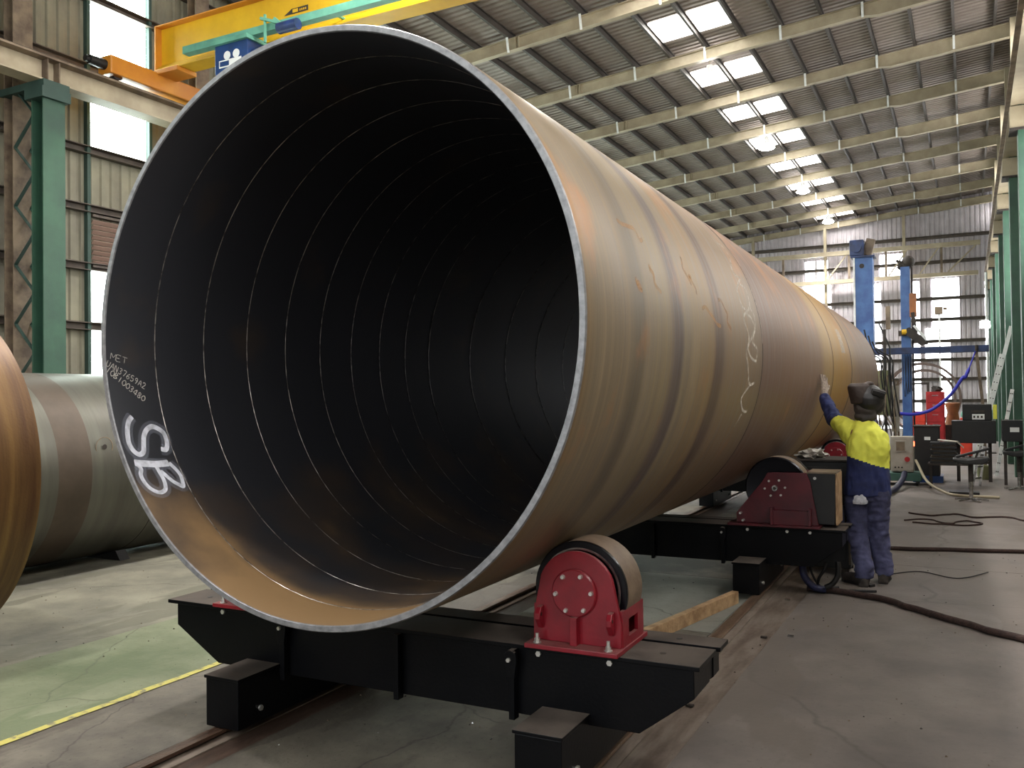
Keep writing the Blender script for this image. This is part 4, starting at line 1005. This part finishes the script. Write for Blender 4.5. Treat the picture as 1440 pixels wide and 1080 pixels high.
def f_hand2(mb):
    w_ = Vector(WRR); pn = Vector((-.61, 8.75, .98)); up_ = Vector((0, .9, -.3)).normalized(); side = Vector((1, 0, 0)); nrm = Vector((0, -.3, -1)).normalized()
    chain(mb, [(tuple(w_), .034), (tuple(w_.lerp(pn, .6)), .034)], 10)
    for s in (-.028, -.01, .01, .028): chain(mb, [(tuple(pn-up_*.04+side*s), .018), (tuple(pn+up_*.035+side*s*1.1), .016)], 10)
    for i, (s, L_) in enumerate(((-.034, .058), (-.012, .075), (.012, .072), (.034, .06))):
        b_ = pn+up_*.04+side*s
        chain(mb, [(tuple(b_), .012), (tuple(b_+up_*L_*.45+nrm*.015), .011), (tuple(b_+up_*L_*.55+nrm*.05), .0095)], 8)
    b_ = pn-up_*.03-side*.034
    chain(mb, [(tuple(b_), .014), (tuple(b_+up_*.03-side*.02+nrm*.02), .012), (tuple(b_+up_*.05-side*.01+nrm*.045), .010)], 8)
organic('glove', f_hand2, .005, [M_glove], wd, 2)
# hood: brown leather cap at the back, black shell with lens box turned to the right
def f_cap(mb):
    loft(mb, [(-.725, 8.27, 1.56, .085, .10, 0), (-.725, 8.27, 1.615, .098, .115, 0), (-.735, 8.27, 1.67, .098, .118, 0), (-.742, 8.27, 1.715, .10, .112, 0), (-.74, 8.275, 1.74, .08, .09, 0)])
    mb.ball((-.80, 8.25, 1.70), .03, 8, (1.2, 1.5, 1)); mb.ball((-.66, 8.27, 1.735), .03, 8, (1.4, 1.5, .7))
organic('leather_cap', f_cap, .009, [M_leather], wd, 3, .004, (16, 16, 16))
def f_hood(mb):
    mb.ball((-.660, 8.285, 1.605), .124, 20, (.98, 1.12, 1.05))
    mb.ball((-.635, 8.33, 1.555), .098, 18, (1.0, 1.1, 1.0))
    mb.ball((-.74, 8.30, 1.54), .06, 12, (.9, 1.1, 1.5))
hd = organic('welding_hood', f_hood, .008, [M_visor], wd, 4)
lb_ = MB(); lb_.bar((-.650, 8.195, 1.672), (-.540, 8.24, 1.638), .085, .070, (.1, -.2, 1)); lb_.build('lens_box', M_visor, hd, bevel=.008)
lb_ = MB(); lb_.bar((-.640, 8.187, 1.672), (-.545, 8.228, 1.640), .095, .040, (.1, -.2, 1)); lb_.build('lens', M_blackp, hd, bevel=.004)
def f_collar(mb):
    chain(mb, [((-.75, 8.25, 1.45), .038), ((-.70, 8.225, 1.43), .038), ((-.63, 8.24, 1.45), .036)])
    chain(mb, [((-.66, 8.25, 1.50), .06), ((-.735, 8.25, 1.52), .055), ((-.74, 8.26, 1.57), .05)])
organic('neck_cloth', f_collar, .009, [M_dark], wd, 3, .005, (20, 20, 20))
o = crumple('rag', (0, 0, 0), (.055, .02, .055), M_cloth, None, None, 3, 9, .35)
o.parent = wd; o.location = (-.735-PX, 8.085-PY, .70)

# ================================================================== CONTROL CABINET ON ITS CART (right of the welder)
cc = thing('control_cabinet', 'pale grey control cabinet with red pilot light on a green cart, right of the welder', 'cabinet', (-1.08, 17.3, 0), shed=True)
MB().box(-1.28, -.90, 17.2, 17.5, .24, .87).build('body', M_cabinet, cc, bevel=.008)
MB().box(-1.255, -.93, 17.185, 17.2, .265, .85).build('door', M_cabinet, cc, bevel=.004)
MB().box(-1.20, -1.02, 17.17, 17.186, .60, .80).build('display_frame', M_cabinet, cc, bevel=.004)
MB().box(-1.18, -1.04, 17.166, 17.171, .62, .78).build('display', M_creamd, cc)
MB().cyl((-1.0, 17.186, .47), (-1.0, 17.13, .47), .04, .045, 20).build('stop_button', M_redcab, cc, smooth=40)
MB().box(-.90, -.886, 17.25, 17.31, .70, .78).build('pilot_light', M_ledr, cc)
for i in range(3): MB().cyl((-1.2+i*.055, 17.186, .32), (-1.2+i*.055, 17.165, .32), .015, n=12).build('key_switch', M_blackp, cc)
MB().box(-1.45, -.78, 17.15, 17.75, .08, .22).build('cart', mat('green_cart', (58, 92, 82), .6), cc, bevel=.01)
for x in (-1.38, -.85):
    for y in (17.22, 17.68): MB().cyl((x-.02, y, .045), (x+.02, y, .045), .045, n=16).build('castor', M_blackp, cc, smooth=40)
cable('cabinet_hose', [(-.80, 16.98, .24), (-.82, 16.7, .15), (-.90, 16.0, .055), (-1.0, 15.3, .05), (-1.08, 14.9, .05)], .05, M_navyh, 'thick navy hose bundle from the cabinet down to the floor behind the welder', 'hose')
cable('pale_hose', [(-.62, 17.0, .47), (-.58, 16.9, .40), (-.42, 16.3, .16), (-.15, 15.7, .05), (.05, 15.5, .03), (.3, 15.45, .03), (.6, 15.4, .03)], .022, M_hose, 'pale hose hanging from the grey cabinet and lying on the floor', 'hose')

# ================================================================== WELDING TOWER BY THE PIPE'S FAR END
wt = thing('welding_station', 'olive panelled welding station with poles and hanging leads behind the pipe end', 'machine', (-1.5, 18.6, 0), shed=True)
MB().box(-1.62, -1.36, 18.5, 18.56, 1.22, 2.1).build('olive_panel', M_olive, wt, bevel=.005)
MB().box(-1.36, -1.22, 18.7, 18.76, .9, 1.8).build('grey_panel', M_cabinet, wt, bevel=.005)
MB().box(-1.75, -1.15, 18.55, 19.05, 0, .5).build('base', M_dark, wt, bevel=.01)
MB().bar((-1.45, 18.6, .5), (-1.45, 18.6, 2.9), .05).build('pole', M_dark, wt)
MB().bar((-1.24, 18.75, .5), (-1.24, 18.75, 1.9), .04).build('pole', M_creamd, wt)
MB().bar((-1.56, 18.6, 3.05), (-1.36, 18.6, 2.55), .03).bar((-1.36, 18.6, 2.55), (-1.36, 18.6, 2.1), .03).build('hook_arm', M_blackp, wt)
MB().box(-1.42, -1.34, 18.55, 18.65, 2.9, 3.35).build('grey_cylinder', M_creamd, wt)
random.seed(11)
for i in range(9):
    x = -1.62+.045*i; y = 18.45-.02*(i % 3)
    m_ = (M_blackc, M_dark, M_creamd)[i % 3]
    MB().tube(spline([(x, y, 1.9+.1*(i % 4)), (x+random.uniform(-.05, .08), y-.03, 1.3), (x+random.uniform(-.04, .12), y-.02, .9), (x+random.uniform(.0, .1), y, .5)]), .013, 6).build('hanging_lead', m_, wt)
for i in range(4):
    x = -1.7+.07*i
    MB().tube(spline([(x-.1, 18.4, 2.9-.12*i), (x, 18.4, 2.45), (x+.18, 18.4, 2.3), (x+.2, 18.4, 1.9), (x+.3, 18.4, 1.2)]), .016, 6).build('looped_lead', M_blackc, wt)

# ---- blue masts and boom
def shed_thing(*a, **k): return thing(*a, shed=True, **k)
m1 = shed_thing('blue_mast', 'tall blue steel mast with dark drive box on top, behind the pipe end', 'mast', (-2.2, 22, 0))
MB().box(-2.35, -1.95, 22.0, 22.4, .1, 4.84).build('mast', M_blue, m1, bevel=.01)
MB().box(-2.37, -2.33, 21.97, 22.0, .1, 4.84).build('guide_strip', M_white, m1)
MB().box(-2.42, -1.9, 21.95, 22.45, 4.84, 4.88).build('cap_plate', M_blued, m1)
MB().box(-2.44, -2.13, 21.95, 22.3, 4.88, 5.26).build('drive_box', M_blued, m1, bevel=.02)
MB().cyl((-2.28, 21.95, 5.06), (-2.28, 21.9, 5.06), .1, n=20).build('motor_flange', M_blued, m1, smooth=40)
MB().bar((-2.08, 22.15, 4.9), (-1.98, 22.15, 5.28), .14, .2).build('gearbox', M_creamd, m1, bevel=.02)
MB().cyl((-2.18, 21.995, 4.64), (-2.18, 21.99, 4.64), .055, n=20).build('cable_hole', M_dark, m1)
MB().box(-2.6, -1.7, 21.7, 22.7, 0, .1).build('base_plate', M_blued, m1)
m2 = shed_thing('blue_mast', 'slimmer blue mast with hanging leads right of the tall one', 'mast', (-1.2, 21, 0))
MB().box(-1.30, -1.11, 21.0, 21.25, .1, 4.42).build('mast', M_blue, m2, bevel=.008)
MB().bar((-1.075, 21.15, .1), (-1.075, 21.15, 4.5), .035, .06).build('rear_channel', M_dark, m2)
o_ = MB().ball((-1.14, 21.1, 4.53), .14, 12, (1, 1, 1)); o_.box(-1.34, -1.1, 21.02, 21.2, 4.38, 4.5); o_.build('drive_unit', M_dark, m2, smooth=50)
MB().bar((-1.38, 21.0, 4.56), (-1.2, 21.05, 4.50), .05).bar((-1.36, 21.0, 4.4), (-1.22, 21.05, 4.46), .04).build('limit_switch', M_dark, m2)
MB().box(-1.6, -.8, 20.7, 21.5, 0, .1).build('base_plate', M_blued, m2)
for i in range(4):
    x = -1.28+.05*i
    MB().tube(spline([(x, 20.97, 2.5), (x+.01, 20.95, 1.95), (x+.02+.02*(i % 2), 20.95, 1.7), (x+.05, 20.97, 1.62+.08*i), (x+.07, 20.97, 2.45)]), .006, 6).build('hanging_lead', M_blackc, m2)
MB().box(-1.12, -.98, 20.9, 20.97, 3.3, 3.82).build('reel_panel', M_ring, m2, bevel=.01)['label'] = 'rust orange panel on the mast'
MB().bar((-1.06, 20.9, 3.4), (-1.0, 20.9, 2.95), .07).build('bracket_arm', M_dark, m2)
MB().prism([(-1.18, 3.06), (-1.12, 3.08), (-.78, 2.78), (-.76, 2.7), (-.92, 2.68), (-1.2, 2.92)], 'y', 20.85, 20.95).build('slide_head', M_dark, m2)
MB().prism([(-1.06, 3.1), (-1.02, 3.12), (-.8, 2.86), (-.8, 2.76)], 'y', 20.82, 20.85).build('slide_cover', M_white, m2)
MB().cyl((-1.28, 20.9, 2.98), (-1.18, 20.9, 2.98), .06, n=14).build('wire_spool', M_yellow, m2)
MB().box(-1.35, -1.1, 20.96, 21.0, 2.9, 3.02).build('carriage', M_dark, m2)
bo = shed_thing('blue_boom', 'long dark blue horizontal boom crossing in front of the slim mast', 'boom', (-1.74, 20.8, 2.5))
MB().box(-2.0, .38, 20.62, 20.78, 2.49, 2.63).build('boom', M_blued, bo, bevel=.006)
MB().cyl((.15, 20.6, 2.63), (.15, 20.6, 2.5), .03, n=12).build('pulley', M_dark, bo)
MB().bar((.14, 20.7, 2.58), (.27, 20.7, 1.15), .06, .05).build('stay', M_creamd, bo)
MB().bar((.27, 20.7, 1.18), (.27, 20.7, 0), .06, .05).build('stay_foot', M_creamd, bo)
MB().tube(spline([(.13, 20.55, 2.5), (-.05, 20.5, 2.0), (-.12, 20.5, 1.95), (-.35, 20.5, 1.6), (-.7, 20.5, 1.3), (-1.05, 20.5, 1.2), (-1.36, 20.5, 1.22)]), [.014]*6+[.035]*43, 8).build('cable_chain', M_cable, bo, smooth=50)
# ---- perforated white struts leaning by the green columns
def strut(p, q, w_, label, upper=False):
    o_ = MB().bar(p, q, w_, .03, (1, 0, 0)); d = Vector(q)-Vector(p)
    b = tuple(p)
    t = shed_thing('perforated_strut', label, 'strut', b)
    n_ = Vector((0, -1, 0)); u = d.normalized(); s_ = u.cross(n_).normalized()
    MB().bar(p, q, w_, .03, (0, 1, 0)).build('channel', M_white, t)
    if upper:
        MB().bar((.56, 19.94, 2.1), (.76, 19.94, 2.95), .07, .03, (0, 1, 0)).build('upper_channel', M_white, t)
    k = int(d.length/.16)
    for i in range(k):
        c = Vector(p)+d*(i+.5)/k
        for sgn in (-1, 1):
            h = c+s_*sgn*w_*.22; MB().cyl(tuple(h+n_*.0155), tuple(h+n_*.019), .012, n=8).build('bolt_hole', M_dark, t)
    return t
strut((.04, 19.9, .02), (.60, 19.9, 2.40), .11, 'wide white perforated strut leaning right, beside the far green columns', True)
strut((.44, 19.5, .02), (.74, 19.5, 1.70), .065, 'short white perforated strut low against the green columns')

# ---- steel rings standing at the back
for i, (yc, r, lab) in enumerate(((30.0, 1.10, 'larger rusty plate ring standing on edge behind the red cabinets'), (31.2, .94, 'smaller rusty plate ring standing behind the larger one'))):
    t = shed_thing('plate_ring', lab, 'ring', (-1.3, yc, 0))
    zc = 1.5-.02*i
    MB().lathe([(r-.075, 0), (r, 0), (r, .45), (r-.075, .45)], (-1.3, yc, zc), 'y', 80, mis=[1, 0, 1, 2]).build('ring', [M_dark, M_ringf, M_ring], t, smooth=40, fix=False)
    MB().prism([(-1.9, 0), (-.7, 0), (-.75, .75), (-1.3, zc-r), (-1.85, .75)], 'y', yc+.05, yc+.25).build('cradle', M_dark, t)
# ---- red cabinets
def drawers(name, label, x0, x1, y, z1, nd, m_, cat='cabinet'):
    t = shed_thing(name, label, cat, ((x0+x1)/2, y, 0))
    MB().box(x0, x1, y, y+.5, .05, z1).build('body', m_, t, bevel=.01)
    h = (z1-.1)/nd
    for i in range(nd):
        d_ = MB().box(x0+.02, x1-.02, y-.015, y, .07+i*h, .07+(i+1)*h-.02).build('drawer', m_, t, bevel=.004)
        MB().box(x0+.15, x1-.15, y-.035, y-.015, .07+(i+.7)*h, .07+(i+.75)*h).build('handle', M_steel, d_)
    for x in (x0+.06, x1-.06):
        for yy in (y+.06, y+.44): MB().box(x-.03, x+.03, yy-.03, yy+.03, 0, .05).build('foot', M_dark, t)
    return t
drawers('tool_cabinet', 'tall dark red tool cabinet right of the slim blue mast', -1.05, -.60, 26.5, 1.68, 6, M_redcab)
drawers('tool_cabinet', 'lower orange red tool cabinet between mast and tall red one', -1.42, -1.07, 26.4, 1.15, 4, M_redor)
crumple('tool_heap', tuple(RD @ Vector((-.8, 26.72, 1.68))), (.14, .1, .1), M_dark, 'dark heap of tools on top of the tall red cabinet', 'tools', 2, 4, .7)
drawers('workbench_cabinet', 'orange cabinet behind the black box on the table', -.22, .05, 25.0, 1.0, 2, M_redor)
t = shed_thing('gas_frame', 'dark steel frame standing behind the orange red cabinet', 'frame', (-1.15, 28, 0))
for x in (-1.5, -1.05): MB().bar((x, 28, 0), (x, 28, 1.95), .07).build('post', M_dark, t)
MB().bar((-1.5, 28, 1.92), (-1.05, 28, 1.92), .06).build('crossbar', M_dark, t)
# small colourful clutter
crumple('teal_sack', tuple(RD @ Vector((-.09, 25.2, 1.0))), (.11, .1, .14), M_teal, 'teal cloth bundle on the orange cabinet', 'sack', 2, 6, .3)
t = shed_thing('orange_stand', 'orange brown pressed ring stand below the plate rings', 'stand', (-.55, 27.5, 0))
MB().lathe([(.12, 0), (.2, 0), (.14, .35), (.2, .6), (.15, .62), (.08, .35)], (-.42, 27.5, .75), 'z', 20).build('cone', M_ring, t, smooth=40)
MB().box(-.62, -.22, 27.3, 27.7, 0, .75).build('pedestal', M_dark, t)

# ---- black boxes, tables, stools
t = shed_thing('black_cabinet', 'black low cabinet right of the grey control cabinet', 'cabinet', (-.72, 18.0, 0))
MB().box(-.92, -.50, 17.9, 18.4, .12, 1.02).build('body', M_blackp, t, bevel=.01)
MB().box(-.94, -.48, 17.88, 18.42, 1.02, 1.045).build('lid', M_dark, t, bevel=.005)
MB().box(-.75, -.65, 17.893, 17.899, .78, .84).build('label_plate', M_label, t)
MB().box(-.95, -.45, 17.85, 18.45, .0, .12).build('plinth', M_hoist, t)
t = shed_thing('machine_block', 'large black steel block on a trestle right of the red cabinets', 'block', (.1, 18.2, 0))
MB().box(-.30, .42, 18.1, 18.6, .72, 1.13).build('body', M_blackp, t, bevel=.01)
for x in (-.2, .32):
    MB().bar((x, 18.35, 0), (x, 18.35, .72), .06).build('leg', M_dark, t)
MB().bar((-.2, 18.35, .35), (.32, 18.35, .35), .04).build('stretcher', M_dark, t)
t = shed_thing('black_case', 'black case with white label lying on the big black block', 'case', (.12, 18.3, 1.13))
MB().box(-.12, .36, 18.2, 18.5, 1.13, 1.43).build('body', M_blackp, t, bevel=.015)
MB().box(.04, .24, 18.193, 18.199, 1.15, 1.25).build('label_plate', M_label, t)
for i in range(3): MB().box(.06+i*.06, .09+i*.06, 18.19, 18.193, 1.18, 1.22).build('label_mark', M_dark, t)
MB().box(.02, .24, 18.19, 18.2, 1.28, 1.32).build('handle', M_dark, t)
MB().box(.38, .44, 18.2, 18.28, 1.16, 1.42).build('yellow_tab', M_hivis, t)
t = shed_thing('black_block', 'black machine housing at the right edge of the picture beyond the stool', 'block', (.7, 18.3, 0))
MB().box(.5, .84, 17.6, 18.1, .78, 1.15).build('body', M_blackp, t, bevel=.01)
MB().box(.62, .76, 17.593, 17.599, .95, 1.03).build('label_plate', M_label, t)
for x in (.55, .79): MB().bar((x, 17.85, 0), (x, 17.85, .78), .05).build('leg', M_dark, t)
t = shed_thing('parts_table', 'low table loaded with flat black steel plates and a white sheet', 'table', (-.33, 17.0, 0))
MB().box(-.66, .02, 16.8, 17.3, .40, .43).build('table_top', M_dark, t)
for x in (-.62, -.02):
    for y in (16.84, 17.26): MB().bar((x, y, 0), (x, y, .40), .035).build('leg', M_dark, t)
for i in range(6):
    z = .43+i*.065; dx = random.uniform(-.04, .04)
    o_ = MB().box(-.62+dx, -.22+dx, 16.82, 17.25, z+.001, z+.036).build('steel_plate', M_blackp, base=(-.42, 17.0, z), shed=True)
    tag(o_, 'flat black steel plate in the pile on the low table, %s from the bottom' % ['first', 'second', 'third', 'fourth', 'fifth', 'sixth'][i], 'plate', 'steel plates piled on the low table')
    MB().box(-.6, -.55, 16.85, 17.2, z+.0, z+.001)
    if i < 5: MB().box(-.6+dx, -.24+dx, 16.86, 17.2, z+.036, z+.066).build('packer', M_creamd, bpy.data.objects[o_.name])
pm = MB().prism([(-.5, .835), (-.19, .805), (-.1, .70), (-.1, .692), (-.2, .795), (-.5, .825)], 'y', 16.85, 17.2)
tag(pm.build('paper_sheet', M_cabinet, base=(-.3, 17, .8), shed=True), 'pale sheet draped over the pile of black plates', 'sheet')
t = shed_thing('ladder', 'small aluminium trestle ladder behind the stool', 'ladder', (.12, 17.2, 0))
MB().bar((.02, 17.3, 0), (.16, 17.3, .7), .04).bar((.14, 17.5, 0), (.22, 17.5, .7), .04).build('rail', M_steel, t)
for i in range(3): MB().bar((.04+.04*i, 17.3, .15+.2*i), (.16+.02*i, 17.5, .15+.2*i), .03).build('rung', M_steel, t)
def stool(x, y, label):
    t = shed_thing('stool', label, 'stool', (x, y, 0), group='black stools on chrome stands')
    MB().cyl((x, y, .03), (x, y, .56), .028, n=16).build('column', M_steel, t, smooth=40)
    MB().cyl((x, y, .3), (x, y, .56), .036, n=16).build('gas_lift', M_dark, t, smooth=40)
    for k in range(5):
        a = R_(72*k+12)
        MB().bar((x, y, .045), (x+.24*cos(a), y+.24*sin(a), .02), .03, .025).build('foot', M_steel, t, bevel=.004)
    MB().prism([(x-.24, .62), (x-.1, .57), (x+.16, .57), (x+.26, .64), (x+.24, .68), (x-.05, .64), (x-.24, .655)], 'y', y-.2, y+.2).build('seat', M_blackp, t, bevel=.015)
    MB().bar((x-.2, y+.1, .66), (x+.26, y+.1, .80), .08, .04).build('backrest', M_blackp, t, bevel=.01)
    MB().bar((x+.05, y+.1, .6), (x+.1, y+.1, .74), .03).build('back_stay', M_dark, t)
    return t
stool(0.0, 15.0, 'black stool on chrome star base standing in the open floor')
stool(.72, 17.0, 'second black stool at the right edge beside the black housing')
t = shed_thing('floor_plate', 'dark steel plate lying on the floor behind the stool', 'plate', (-.2, 16.0, 0))
MB().box(-.32, .12, 15.9, 16.2, .002, .045).build('plate', M_blackp, t, bevel=.004)
# work light on a thin pole at the right wall
t = shed_thing('work_light', 'bright white work light on a slim pole near the green columns', 'lamp', (.42, 27, 0))
MB().cyl((.46, 27, .02), (.46, 27, 4.9), .035, n=10).build('pole', M_white, t, smooth=40)
MB().box(.3, .62, 26.8, 27.2, 0, .03).build('base', M_dark, t)
MB().prism([(.27, 3.42), (.55, 3.42), (.5, 3.6), (.32, 3.6)], 'y', 26.88, 27.0).build('housing', M_white, t)
MB().box(.29, .53, 26.868, 26.88, 3.38, 3.56).build('lens', M_lens, t)
ld = bpy.data.lights.new('work_light_beam', 'SPOT'); ld.energy = 150; ld.spot_size = R_(110); ld.shadow_soft_size = .12; ld.spot_blend = .5
lo = bpy.data.objects.new('work_light_beam', ld); C.objects.link(lo); lo.parent = t; lo.location = (-.01, -.16, 3.47); lo.rotation_euler = (R_(70), 0, 0)
t = shed_thing('camera_post', 'slim white post with small grey box on top in front of the end wall windows', 'post', (-.98, 38, 0))
MB().cyl((-.98, 38, 0), (-.98, 38, 4.9), .03, n=10).build('pole', M_white, t, smooth=40)
MB().box(-1.14, -.86, 37.9, 38.1, 4.7, 5.0).build('box', M_creamd, t, bevel=.02)
MB().cyl((-.84, 38, 4.92), (-.7, 38, 4.92), .05, n=12).build('siren', M_creamd, t, smooth=40)
t = shed_thing('rubbish_bin', 'small yellow tub on the floor under the trestle', 'tub', (.22, 18.9, 0))
MB().lathe([(.10, 0), (.14, .26), (.13, .26), (.09, .01)], (.22, 18.9, 0), 'z', 20).build('tub', M_olive, t, smooth=40)
# grit and sweepings on the concrete
random.seed(33)
mb = MB()
for i in range(420):
    side = random.random()
    x, y = (random.uniform(-8.5, -3.5), random.uniform(2.2, 8)) if side < .45 else ((random.uniform(-1.2, .6), random.uniform(3.2, 10)) if side < .8 else (random.uniform(-3.0, -1.65), random.uniform(2.6, 8)))
    if (-2.0 < x < -1.5 and y > 5.2) or (x > -1.0 and 7.9 < y < 8.7): continue
    r_ = random.uniform(.003, .011); a = random.uniform(0, 3); z = .004
    q = [(x+r_*cos(a+k*2.1)*random.uniform(.5, 1.3), y+r_*sin(a+k*2.1)*random.uniform(.5, 1.3), z) for k in range(3)]
    t_ = (x, y, z+r_*.7); mb.mi = i % 3
    mb.quad(*q); mb.quad(q[0], q[1], t_); mb.quad(q[1], q[2], t_); mb.quad(q[2], q[0], t_)
tag(mb.build('floor_grit', [M_dark, M_creamd, M_steel], base=(-2, 5, 0)), 'scattered grit, chips and sweepings on the concrete floor', 'grit', kind='stuff')
# scraps on the floor near the rail
random.seed(21)
for i, (x, y) in enumerate(((-1.18, 6.1), (-1.02, 6.2), (-1.28, 4.6), (-1.22, 7.3))):
    o_ = MB().box(x-.02, x+.02, y-.012, y+.012, .002, .012).build('steel_offcut', M_steel if i % 2 else M_dark, base=(x, y, 0))
    tag(o_, ['dark steel scrap on the floor right of the rail', 'bright scrap a step right of the dark one by the rail', 'dark chip on the floor by the near roller frame', 'bright steel scrap by the foot of the drive frame'][i], 'scrap')
